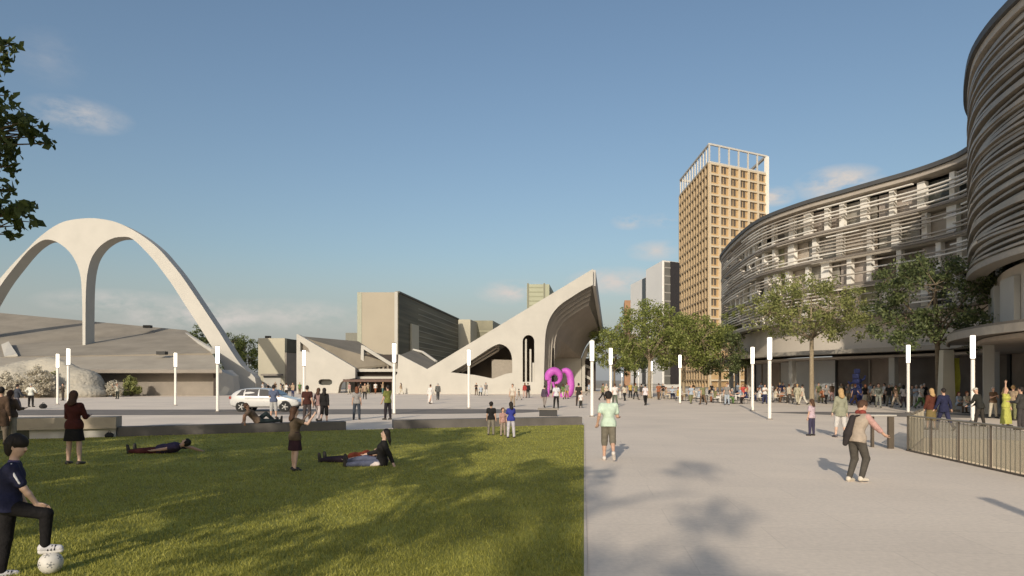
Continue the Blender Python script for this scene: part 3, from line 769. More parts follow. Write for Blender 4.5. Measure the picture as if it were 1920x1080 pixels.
# white office blocks by the tower
Yw = 180
A = (PX(1243, Yw), Yw); Fb = (PX(1212, 195), 195)
WB = mat('office_white', (.62, .59, .54), .7, .05, .1)
t = block('white_office', 'white office block with a dark glass front beside the gold tower', 'building', A, (PX(1274, 183), 183), (Fb[0] - A[0], Fb[1] - A[1]), PZ(488, Yw), [WB])
facade(t, 'window_strip', (A[0] + .4, Yw + .25), (A[0] + 2.1, Yw + 1.1), 1, PZ(491, Yw), mat('office_grey_glass', (.13, .125, .11), .3, .3, .4), .15, .3)
facade(t, 'dark_glazing', (A[0] + 2.2, Yw + 1.2), (PX(1274, 183) - .1, 182.9), 1, PZ(489, Yw), mat('office_dark', (.035, .03, .03), .25, .2), .2, .4)
for k in range(14): facade(t, 'floor_line', (A[0] + .4, Yw + .25), (A[0] + 2.1, Yw + 1.1), 3 + k * 2.2, 3.3 + k * 2.2, mat('office_line', (.3, .28, .25), .6, .1), .25, .3)
A2 = (PX(1212, 197), 197); F2 = (PX(1183, 213), 213)
facade(t, 'sunlit_tone_panel', (Fb[0] - .02, Fb[1]), (A[0] - .02, A[1] + .05), 1, PZ(488.6, Yw), mat('sunlit_tone_panel', (.88, .86, .82), .6, .04, .1), .1, .3)  # added panel; its paler white stands in for sunlight on the left face
t = block('white_office', 'lower white office block behind the dark glazed one', 'building', A2, (A2[0] + 5, 198), (F2[0] - A2[0], F2[1] - A2[1]), PZ(519, 197), [WB])
facade(t, 'sunlit_tone_panel', (F2[0] - .02, F2[1]), (A2[0] - .02, A2[1] + .05), 1, PZ(519.6, 197), mat('sunlit_tone_panel', (.88, .86, .82), .6, .04, .1), .1, .3)  # same added panel, sunlight put into the colour of this left face
facade(t, 'dark_slot', (A2[0] + .1, 197), (A2[0] + 2.0, 197.2), 1, PZ(519.3, 197), mat('office_dark', (.035, .03, .03), .25, .2), .15, .4)
facade(t, 'corner_dark', (PX(1205, 200.5), 200.5), (A2[0] - .02, 197.1), 1, PZ(520.5, 197), mat('office_dark', (.035, .03, .03), .25, .2), .2, .4)
t = block('orange_block', 'narrow orange brown block at the end of the white offices', 'building', (PX(1171, 260), 260), (PX(1184, 260), 260), (2, 14), PZ(563, 260), [mat('orange_cladding', (.34, .20, .12), .8, .15, .3)])
for k in range(8): facade(t, 'floor_line', (PX(1173, 260), 260), (PX(1183, 260), 260), 6 + k * 3.2, 6.5 + k * 3.2, mat('orange_line', (.2, .12, .08), .8, .1), .15, .3)

# ------------------------------------------------------------------ gold gridded tower
def gold_tower():
    A = Vector((57.8, 200, 0)); B = Vector((58.2, 236, 0)); C = Vector((78.6, 211, 0))
    t = thing('gold_tower', 'tall gridded office tower with gold window bays and an open white crown', 'tower', A)
    H, HC = 65.5, 71.2
    dC = (C - A).normalized(); nC = Vector((dC.y, -dC.x, 0)); wC = (C - A).length
    dB = (B - A).normalized(); nB = Vector((-dB.y, dB.x, 0)); wB = (B - A).length
    core = mat('tower_core', (.40, .27, .14), .7, .15, .15)
    CR = mat('tower_cream', (.55, .465, .34), .75, .06, .3)
    BR = mat('tower_bronze', (.42, .32, .20), .75, .08, .3)
    A0 = Vector((0, 0, 0))
    f = lambda a, n, dd, ww: None
    q = [A0 + dC * .2 + dB * .4, C - A - dC * .2 + dB * .4, C - A + (B - A), B - A + dC * .4]
    q = [p.copy() for p in q]
    MB().hexa(q, [p + Vector((0, 0, H)) for p in q]).build('core', core, t)
    NF, NB = 21, 6
    fh = (H - 2.0) / NF
    # right face frame
    def frame(d, n, w, nb, m, cw, name):
        mb = MB()
        M = Matrix((d, -n, Vector((0, 0, 1)))).transposed()
        for i in range(nb + 1):
            mb.box(d * (w * i / nb) + Vector((0, 0, H / 2)) + n * .05, (cw, .9, H), M=M)
        o = mb.build(name + '_columns', m, t)
        mb = MB()
        for k in range(NF + 1):
            mb.box(d * (w / 2) + Vector((0, 0, 2.0 + k * fh)) + n * .0, (w - .1, .8, cw * .8), M=M)
        mb.build(name + '_beams', m, t)
        return M
    MC_ = frame(dC, nC, wC, NB, CR, .62, 'front')
    MB_ = frame(-dB, nB, wB, 11, BR, .55, 'side') if False else None
    mb = MB(); Mb = Matrix((dB, nB, Vector((0, 0, 1)))).transposed()
    for i in range(12): mb.box(dB * (wB * i / 11) + Vector((0, 0, H / 2)) + nB * .05, (.5, .9, H), M=Mb)
    mb.build('side_columns', BR, t)
    mb = MB()
    for k in range(NF + 1): mb.box(dB * (wB / 2) + Vector((0, 0, 2.0 + k * fh)), (wB - .1, .8, .5), M=Mb)
    mb.build('side_beams', BR, t)
    GOLD = mat('gold_panel', (.47, .325, .17), .55, .22, .35, spec=.4)
    PANE = mat('tower_pane', (.11, .085, .06), .2, .3, .4, spec=.6)
    # one window of the front: gold panel with a dark pane as its sub-part
    bw = wC / NB
    wm = MB().box((0, 0, 0), (bw - .62, .16, fh - .5)).mesh('window', GOLD)
    pm = MB().box((-bw * .23, -.1, .25), (bw * .22, .06, fh - 1.1)).box((bw * .08, -.1, .25), (bw * .22, .06, fh - 1.1)).mesh('pane', PANE)
    cnt = 0
    Mw = MC_.to_4x4()
    rest = MB()
    restp = MB()
    for k in reversed(range(NF)):
        for i in range(NB):
            c = dC * (bw * (i + .5)) + Vector((0, 0, 2.0 + fh * (k + .5))) + nC * -.12
            if cnt < 96:
                o = link('window', wm, t); o.matrix_local = Matrix.Translation(c) @ Mw
                p = link('pane', pm, o)
                cnt += 1
            else:
                rest.box(c, (bw - .62, .16, fh - .5), M=MC_)
                restp.box(c + nC * .1 - dC * bw * .2, (bw * .24, .06, fh - 1.1), M=MC_)
    tag(rest.build('lower_windows', GOLD, t), kind='stuff')
    rest = MB()
    for k in range(NF):
        for i in range(11):
            rest.box(dB * (wB * (i + .5) / 11) + Vector((0, 0, 2.0 + fh * (k + .55))) + nB * .02, (wB / 11 - 1.4, .12, fh - 1.3), M=Mb)
    tag(rest.build('side_windows', mat('side_pane', (.20, .145, .09), .3, .3, .4), t), kind='stuff')
    CRW = mat('crown_white', (.52, .50, .46), .6, .05)
    # open crown
    mb = MB(); mb2 = MB()
    for (d, n, w, nb, M) in ((dC, nC, wC, 6, MC_), (dB, nB, wB, 11, Mb)):
        for i in range(nb + 1):
            if d is dC or i: MB().box(d * (w * i / nb) + Vector((0, 0, (H + HC) / 2)), (.38, .38, HC - H), M=M).build('crown_post', CRW, t)
        mb2.box(d * (w / 2) + Vector((0, 0, HC)) , (w + .5, .5, .5), M=M)
        mb2.box(d * (w / 2) + Vector((0, 0, H + .4)), (w + .5, .72, .5), M=M)
    c2 = [C - A + dB * wB, B - A]
    MB().box(c2[0] + Vector((0, 0, (H + HC) / 2)), (.38, .38, HC - H)).build('crown_post', CRW, t)
    mb2.box((C - A) + dB * wB / 2 + Vector((0, 0, HC)), (wB, .7, .7), M=Mb)
    mb2.box(B - A + dC * wC / 2 + Vector((0, 0, HC)), (wC, .7, .7), M=MC_)
    mb2.build('crown_beam', CRW, t)
    MB().box(dC * wC + nC * .12 + Vector((0, 0, 36)), (.75, 1.2, 70), M=MC_).build('corner_fin', WMETAL, t)
gold_tower()

# ------------------------------------------------------------------ the curved louvred building
def curved_building():
    pts = [(46, 118), (40, 112.5), (35, 108), (31.6, 102.5), (30.0, 95), (28.9, 86.5), (28.4, 80), (28.7, 75.5), (30.2, 70.3), (32.0, 66.4), (33.7, 62.9), (35.1, 60), (36.0, 57.2), (36.3, 54.6),
           (35.4, 51.5), (33.0, 48.2), (30.3, 45.0), (27.8, 41.2), (25.8, 37.6), (24.6, 34.0), (24.2, 30.5), (25.0, 26), (27.5, 21.5), (32, 17.5), (38, 15)]
    cv = catmull(pts, 6)
    P = [Vector((p[0], p[1], 0)) for p in cv]
    S = [0.0]
    for a, b in zip(P[:-1], P[1:]): S.append(S[-1] + (b - a).length)
    tot = S[-1]
    def ev(s):
        s = min(max(s, 0), tot - 1e-6)
        i = int(np.searchsorted(S, s, side='right')) - 1
        f = (s - S[i]) / (S[i + 1] - S[i])
        p = P[i].lerp(P[i + 1], f)
        i0, i1 = max(i - 2, 0), min(i + 3, len(P) - 1)
        tt = (P[i1] - P[i0]).normalized()
        return p, tt, Vector((tt.y, -tt.x, 0))
    def off(s, o, z):
        p, tt, n = ev(s); return p + n * o + Vector((0, 0, z))
    sb = min(S[i] for i in range(len(P)) if P[i].y < 49.5 and P[i].x < 34.5 and i > 60)
    t = thing('curved_building', 'long curved building wrapped in horizontal louvres, bulging out at the near end', 'building', (34, 60, 0))
    L = -t.location
    def part(name, mb, m, smooth=False):
        o = mb.build(name, m, t, smooth=smooth); o.location = L; return o
    def ribbon(s0, s1, o0, o1, z0, z1, ds=.8, mb=None, zf=None):
        """closed band along the curve: offsets o0 (outer) .. o1 (inner), heights z0..z1"""
        mb = mb or MB(); n = max(2, int((s1 - s0) / ds) + 1); vs = []; fs = []
        for i in range(n):
            s = s0 + (s1 - s0) * i / (n - 1)
            dz = zf(s) if zf else 0
            vs += [off(s, o0, z0 + dz), off(s, o0, z1 + dz), off(s, o1, z1 + dz), off(s, o1, z0 + dz)]
        for i in range(n - 1):
            a, b = i * 4, i * 4 + 4
            for k in range(4): fs.append((a + k, a + (k + 1) % 4, b + (k + 1) % 4, b + k))
        fs += [(3, 2, 1, 0), (4 * n - 4, 4 * n - 3, 4 * n - 2, 4 * n - 1)]
        return mb.add(vs, fs)
    H = 20.0
    TAUPE = mat('louvre_taupe', (.44, .39, .33), .55, .12, .8, .0)
    PALE = mat('louvre_pale', (.75, .71, .64), .5, .06, .8)
    BRONZE = mat('louvre_bronze', (.30, .265, .22), .45, .25, .5, .15)
    DK = mat('roof_dark', (.09, .09, .09), .6, .15, .5)
    part('roof', ribbon(0, tot, .42, -16, H, H + .38), DK)
    part('roof_soffit', ribbon(0, tot, .22, -1.4, H - .4, H - .02), TAUPE)
    part('back_wall', ribbon(0, tot, -15, -15.6, 0, H - .02), BEIGE)
    # storeys
    Z0 = 8.3; NS = 4; sh = (H - .5 - Z0) / NS
    part('inner_wall', ribbon(0, tot, -2.2, -2.6, Z0, H - .5), mat('inner_dark', (.22, .19, .155), .5, .3, .4))
    for k in range(NS):
        part('floor_slab', ribbon(0, sb + 1, -.45, -2.1, Z0 + k * sh - .17, Z0 + k * sh + .17), mat('slab_beige', (.40, .36, .30), .7, .1, .5))
    rr = random.Random(5)
    gl = [mat('glass_grey', (.34, .32, .28), .25, .3, .6, spec=.6), mat('glass_olive', (.36, .35, .22), .35, .25, .6), mat('blind_beige', (.50, .44, .37), .6, .12, .5), DGLASS, mat('glass_mauve', (.38, .33, .29), .3, .3, .6, spec=.6)]
    nw = 0
    s = 4.0
    while s < sb - 1:
        w = 4.1
        for k in range(NS):
            if rr.random() < .9 and nw < 100:
                part('window', ribbon(s + .1, min(s + w - .1, sb), -1.25, -1.4, Z0 + k * sh + .2, Z0 + (k + 1) * sh - .2), rr.choice(gl)); nw += 1
        s += w
    npier = 0
    for k in range(NS):
        s = 14 + rr.uniform(0, 4)
        while s < sb - .8 and npier < 98:
            w = rr.choice((.45, .5, .7, .95))
            part('pier', ribbon(s, s + w, -.42, -.9, Z0 + k * sh + .18, Z0 + (k + 1) * sh - .18, .5), WMETAL); npier += 1
            s += rr.uniform(1.7, 3.7)
    # louvres of the long wing
    mbT, mbP = MB(), MB()
    nrow = 33
    for j in range(nrow):
        z = Z0 + .1 + j * (H - .6 - Z0) / nrow
        s = 0.0
        while s < sb:
            ln = rr.uniform(2.5, 11)
            r = rr.random()
            near_end = s > sb - 9
            dens = .97 if s < 26 else (.68 if not near_end else .9)
            if r < dens:
                tgt = mbP if (rr.random() < (.46 if s > 14 else .20)) else mbT
                ribbon(s, min(s + ln, sb + .4), .15, -.13, z, z + .105, 1.0, tgt)
            s += ln
    part('louvre_screen', mbT, TAUPE); part('pale_louvres', mbP, PALE)
    for k in range(1, NS):
        part('louvre_rail', ribbon(20, sb, .22, .02, Z0 + k * sh - .05, Z0 + k * sh + .12, 1.0), mat('rail_dark', (.22, .19, .16), .5, .1))
    # louvres of the near bulge, wavy bronze
    mb = MB(); mbl = MB(); mbs = MB()
    for j in range(44):
        z = Z0 + .05 + j * (H - .55 - Z0) / 44
        amp = .17 * math.sin(j * .9 + 1)
        zf = lambda s, j=j, amp=amp: amp * math.sin((s - sb) * .23 + j * .5)
        od = .12 + .12 * math.sin(j * 1.7)
        ribbon(sb - .6, tot, od, -.3, z, z + (.125 if j % 3 else .19), .9, mb, zf)
        if j in (3, 4, 6, 10, 15):
            s0 = sb + 4 + (j * 3.1) % 9
            ribbon(s0, s0 + 7, od + .04, od - .2, z + .02, z + .17, .9, mbl, zf)
    part('bronze_louvres', mb, BRONZE)
    part('bright_louvres', mbl, mat('louvre_bright', (.55, .5, .43), .35, .1, .6, .3))
    part('bulge_backing', ribbon(sb - .6, tot, -.5, -.8, Z0, H - .5, .9), mat('bulge_back', (.27, .235, .19), .55, .25, .4))
    part('screen_edge', ribbon(0, tot, .35, -.6, Z0 - .32, Z0 - .02), mat('edge_taupe', (.30, .27, .23), .6, .1))
    # pale band under the louvres, canopy and shop level
    part('upper_band', ribbon(0, tot, -1.2, -1.6, 5.0, Z0 - .3), mat('band_white', (.58, .52, .44), .8, .08, .3))
    s = sb + 1
    for k in range(6):
        part('band_panel', ribbon(s, s + 2.4, -.9, -1.18, 5.0, Z0 - .9), WHITE); s += 4.4
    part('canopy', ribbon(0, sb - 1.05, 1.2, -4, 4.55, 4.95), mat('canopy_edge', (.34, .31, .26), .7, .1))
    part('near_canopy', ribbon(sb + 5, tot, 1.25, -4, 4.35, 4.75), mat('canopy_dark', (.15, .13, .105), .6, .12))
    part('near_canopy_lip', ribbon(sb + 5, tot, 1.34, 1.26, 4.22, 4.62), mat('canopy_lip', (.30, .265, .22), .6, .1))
    part('ground_soffit', ribbon(0, tot, -.2, -4.4, 4.1, 4.3), mat('soffit_grey', (.45, .39, .33), .8, .1))
    # shop fronts
    sm = [mat('shop_grey', (.42, .40, .38), .7, .1, .4), mat('shop_bluegrey', (.46, .47, .47), .7, .1, .4), mat('shop_dark', (.12, .10, .085), .3, .3, .5), mat('shop_brown', (.25, .20, .16), .5, .25, .5), mat('shop_warm', (.42, .35, .28), .6, .15, .5)]
    s = 3.0; k = 0
    seq = [4, 2, 3, 0, 2, 3, 4, 0, 0, 3, 1, 1, 1, 2, 3, 2, 2, 3, 0, 2, 2, 3, 2, 4, 3, 2, 4, 2, 3, 0, 2, 3, 2, 4, 2, 2, 3]
    while s < tot - 3:
        w = 4.0
        part('shop_front', ribbon(s, s + w - .06, -3.4, -3.7, 0, 4.08), sm[seq[k % len(seq)]])
        part('shop_frame', ribbon(s - .08, s + .1, -3.25, -3.62, 0, 4.08, .2), BLACKM if k % 2 else GREYWALL)
        if k % 3 == 0: part('column', ribbon(s, s + .55, -.5, -1.05, 0, 4.09, .3), WHITE)
        s += w; k += 1
    # lit interior strips behind the near shop glass
    for sx, z0, z1, m in ((sb + 9, 1.0, 2.4, 4), (sb + 15, .8, 2.2, 0), (sb + 19, 2.4, 3.6, 3), (sb + 22, .6, 1.9, 4)):
        part('shop_display', ribbon(sx, sx + 2.2, -3.1, -3.35, z0, z1), [sm[4], CREAM, sm[3], sm[0], mat('display_pink', (.42, .33, .29), .7, .2, 1.5)][m])
    return ev, sb
CURVE, SB = curved_building()
# tapered pale pylon and coloured uprights in front of the shops
x, y = at(1774, 43)
t = thing('stone_pylon', 'pale tapering stone pylon at the shop front behind the man in the navy suit', 'pylon', (x, y, 0))
MB().hexa([(-.42, -.3, 0), (.42, -.3, 0), (.42, .3, 0), (-.42, .3, 0)], [(-.30, -.2, 3.9), (.36, -.2, 3.9), (.36, .2, 3.9), (-.30, .2, 3.9)]).build('shaft', mat('pylon_stone', (.42, .40, .33), .8, .08, 1), t)
MB().box((0, 0, .08), (1.2, .9, .16)).build('base', GREYWALL, t)
x, y = at(1793, 43)
t = thing('banner_flag', 'narrow yellow green banner on a pole beside the stone pylon', 'banner', (x, y, 0))
MB().tube([(-.25, 0, 0), (-.25, 0, 3.5)], .04, 8).build('pole', BLACKM, t)
vs = []; fs = []
for i in range(9):
    for j in (0, 1): vs += [(-.2 + .42 * j, .06 * math.sin(i * .9 + j), 3.4 - i * .31)]
for i in range(8): fs.append((2 * i, 2 * i + 1, 2 * i + 3, 2 * i + 2))
o = MB().add(vs, fs).build('cloth', fabric((.30, .31, .05)), t); o.modifiers.new('thickness', 'SOLIDIFY').thickness = .015
x, y = at(1607, 58)
t = thing('blue_sculpture', 'tall stacked blue sculpture in front of the pale shop wall', 'sculpture', (x, y, 0))
bl = mat('blue_paint', (.05, .065, .20), .5, .2, 2)
mb = MB()
for i, (w, d, dx) in enumerate([(.9, .7, 0), (.6, .55, .05), (.72, .6, -.05), (.5, .5, .08), (.62, .55, 0), (.85, .5, -.08), (.45, .45, .0)]):
    mb.box((dx, 0, .25 + i * .42), (w, d, .40), rz=.2 * i)
bevel(mb.build('body', bl, t), .05)
mb = MB().tube([(-.2, 0, 1.9), (-.6, 0, 1.7), (-.75, 0, 1.9)], [.1, .08, .06], 8).tube([(.2, 0, 1.9), (.6, 0, 2.1), (.7, 0, 2.4)], [.1, .08, .06], 8)
mb.build('arms', bl, t, smooth=True)
# ------------------------------------------------------------------ people: one smooth skin per body from blended tapered limbs
def nets(prims, vox, cuts=()):
    lo = np.full(3, 1e9); hi = np.full(3, -1e9)
    for p in prims:
        if p[0] == 'c':
            for q, r in ((p[1], p[3]), (p[2], p[4])):
                lo = np.minimum(lo, np.array(q) - r); hi = np.maximum(hi, np.array(q) + r)
        else:
            R = max(p[2]); lo = np.minimum(lo, np.array(p[1]) - R); hi = np.maximum(hi, np.array(p[1]) + R)
    lo -= 3 * vox; hi += 3 * vox
    dim = np.ceil((hi - lo) / vox).astype(int) + 1
    F = np.full(dim, 1.0, np.float32)
    ax = [lo[i] + vox * np.arange(dim[i]) for i in range(3)]
    for p in prims:
        k = p[5] if p[0] == 'c' else p[4]
        if p[0] == 'c':
            a = np.array(p[1]); b = np.array(p[2]); R = max(p[3], p[4]); bl = np.minimum(a, b) - R; bh = np.maximum(a, b) + R
        else:
            a = np.array(p[1]); R = max(p[2]); bl = a - R; bh = a + R
        m = k + 3 * vox
        i0 = np.maximum(((bl - m - lo) / vox).astype(int), 0); i1 = np.minimum(((bh + m - lo) / vox).astype(int) + 2, dim)
        X, Y, Z = np.meshgrid(ax[0][i0[0]:i1[0]], ax[1][i0[1]:i1[1]], ax[2][i0[2]:i1[2]], indexing='ij', sparse=True)
        if p[0] == 'c':
            ab = b - a; L2 = max(float(ab @ ab), 1e-9)
            t = np.clip(((X - a[0]) * ab[0] + (Y - a[1]) * ab[1] + (Z - a[2]) * ab[2]) / L2, 0, 1)
            d = np.sqrt((X - a[0] - t * ab[0]) ** 2 + (Y - a[1] - t * ab[1]) ** 2 + (Z - a[2] - t * ab[2]) ** 2) - (p[3] + t * (p[4] - p[3]))
        else:
            Rm = p[3]; r = p[2]
            q = [(X - a[0]) * Rm[0][i] + (Y - a[1]) * Rm[1][i] + (Z - a[2]) * Rm[2][i] for i in range(3)]
            k0 = np.sqrt((q[0] / r[0]) ** 2 + (q[1] / r[1]) ** 2 + (q[2] / r[2]) ** 2)
            k1 = np.sqrt((q[0] / r[0] ** 2) ** 2 + (q[1] / r[1] ** 2) ** 2 + (q[2] / r[2] ** 2) ** 2) + 1e-9
            d = k0 * (k0 - 1) / k1
        sl = tuple(slice(i0[i], i1[i]) for i in range(3))
        f = F[sl]
        if k > 0:
            h = np.maximum(k - np.abs(f - d), 0) / k
            F[sl] = np.minimum(f, d) - h * h * k * 0.25
        else: F[sl] = np.minimum(f, d)
    if cuts:
        X, Y, Z = np.meshgrid(*ax, indexing='ij', sparse=True)
        for (c, n) in cuts:
            F = np.maximum(F, (X - c[0]) * n[0] + (Y - c[1]) * n[1] + (Z - c[2]) * n[2])
    neg = F < 0
    nx, ny, nz = [d - 1 for d in F.shape]
    cnt = np.zeros((nx, ny, nz), np.float32); sm = np.zeros((nx, ny, nz, 3), np.float32)
    for A in range(3):
        for o1 in (0, 1):
            for o2 in (0, 1):
                o = [0, 0, 0]; b1, b2 = [q for q in range(3) if q != A]; o[b1] = o1; o[b2] = o2
                s0 = tuple(slice(o[q], o[q] + (nx, ny, nz)[q]) for q in range(3))
                o_ = list(o); o_[A] = 1
                s1 = tuple(slice(o_[q], o_[q] + (nx, ny, nz)[q]) for q in range(3))
                cr = neg[s0] != neg[s1]
                idx = np.nonzero(cr)
                fa = F[s0][idx]; fb = F[s1][idx]; t = fa / (fa - fb)
                pos = np.tile(np.array(o, np.float32), (len(t), 1)); pos[:, A] = t
                cnt[idx] += 1; sm[idx] += pos
    act = np.nonzero(cnt)
    ids = np.full((nx, ny, nz), -1, np.int32); ids[act] = np.arange(len(act[0]))
    V = (np.stack(act, 1) + sm[act] / cnt[act][:, None]) * vox + lo
    Q = []
    for A in range(3):
        b1, b2 = [(1, 2), (2, 0), (0, 1)][A]
        sl0 = [slice(0, d) for d in F.shape]; sl1 = list(sl0)
        sl0[A] = slice(0, F.shape[A] - 1); sl1[A] = slice(1, F.shape[A])
        n0 = neg[tuple(sl0)]; n1 = neg[tuple(sl1)]
        idx = np.stack(np.nonzero(n0 != n1), 1)
        idx = idx[(idx[:, b1] > 0) & (idx[:, b2] > 0) & (idx[:, b1] < (nx, ny, nz)[b1]) & (idx[:, b2] < (nx, ny, nz)[b2])]
        if not len(idx): continue
        sg = n0[tuple(idx.T)]
        def cell(d1, d2):
            c = idx.copy(); c[:, b1] += d1; c[:, b2] += d2; return ids[tuple(c.T)]
        q = np.stack([cell(-1, -1), cell(0, -1), cell(0, 0), cell(-1, 0)], 1)
        q[~sg] = q[~sg][:, ::-1]
        Q.append(q)
    return V, np.concatenate(Q)

def v3(*a): return np.array(a, float)
def unit(a): return a / max(np.linalg.norm(a), 1e-9)
def ik(a, tgt, l1, l2, pole):
    d = tgt - a; L = np.linalg.norm(d); L = min(max(L, abs(l1 - l2) + 1e-3), l1 + l2 - 1e-3); u = unit(d)
    x = (l1 * l1 - l2 * l2 + L * L) / (2 * L); h = math.sqrt(max(l1 * l1 - x * x, 0))
    p = pole - u * (pole @ u); p = unit(p)
    return a + u * x + p * h, a + u * L

POSES = {
    'stand': dict(),
    'easy': dict(legs=((4, 4, 6), (-3, 2, 4)), arms=((6, 9, 14), (-4, 8, 10))),
    'walk': dict(lean=3, legs=((24, 10, 1), (-18, 22, 1)), arms=((-20, 7, 18), (22, 7, 24))),
    'walk2': dict(lean=3, legs=((-20, 26, 1), (20, 6, 1)), arms=((20, 7, 24), (-18, 7, 16))),
    'run': dict(lean=9, legs=((14, 12, 1), (-12, 62, 1)), arms=((-30, 14, 85), (28, 10, 85))),
    'stride': dict(lean=9, legs=((18, 36, 3), (-4, 26, 3)), arms=((52, 8, 12), (8, 6, 12))),
    'hold': dict(legs=((3, 3, 5), (-2, 2, 5)), arms=((18, 12, 75), (18, 12, 75)), inn=.55),
    'phone': dict(legs=((3, 3, 5), (-2, 2, 5)), arms=((12, 8, 15), (35, 8, 105)), inn=.35),
    'photo': dict(legs=((4, 4, 6), (-4, 4, 6)), arms=((74, 12, 66), (68, 34, 74)), inn=.6, head=(4, 0)),
    'fold': dict(legs=((2, 2, 6), (-2, 2, 6)), arms=((22, 12, 95), (22, 12, 95)), inn=.9),
    'hips': dict(legs=((4, 2, 9), (-4, 2, 9)), arms=((-8, 42, 60), (-8, 42, 60)), inn=.95),
    'wave': dict(legs=((3, 3, 5), (-2, 2, 5)), arms=((4, 8, 10), (165, 8, 10))),
    'lean': dict(lean=16, legs=((14, 8, 4), (-4, 6, 4)), arms=((35, 8, 30), (28, 8, 40))),
    'sit': dict(lean=3, legs=((84, 84, 7), (84, 84, 7)), arms=((28, 10, 55), (28, 10, 55)), inn=.3, seat=.45),
    'recline': dict(lean=-40, legs=((130, 83, 4), (91, 2, 5)), handL=(-.30, -.50, -.075), handR=(.30, -.46, -.075), head=(-28, 0)),
    'sitground': dict(lean=-6, legs=((90, 2, 7), (104, 24, 8)), handL=(-.34, -.30, -.07), arms=((0, 0, 0), (30, 10, 40)), head=(8, 0)),
    'lie': dict(lean=-80, legs=((90, 2, 6), (90, 2, 5)), arms=((0, 14, 3), (-150, 40, 6)), head=(-30, 0)),
    'crouch': dict(lean=25, legs=((95, 110, 8), (85, 115, 8)), arms=((50, 12, 40), (50, 12, 40)), inn=.3),
}
SKIN = [(.50, .31, .22), (.42, .25, .17), (.30, .17, .11), (.56, .38, .29)]
def skin(i): return mat('skin', SKIN[i], .6, .06, 8, spec=.35)
HAIRC = {'black': (.018, .014, .012), 'brown': (.07, .035, .02), 'auburn': (.15, .055, .025), 'blond': (.40, .26, .12), 'grey': (.35, .33, .30)}

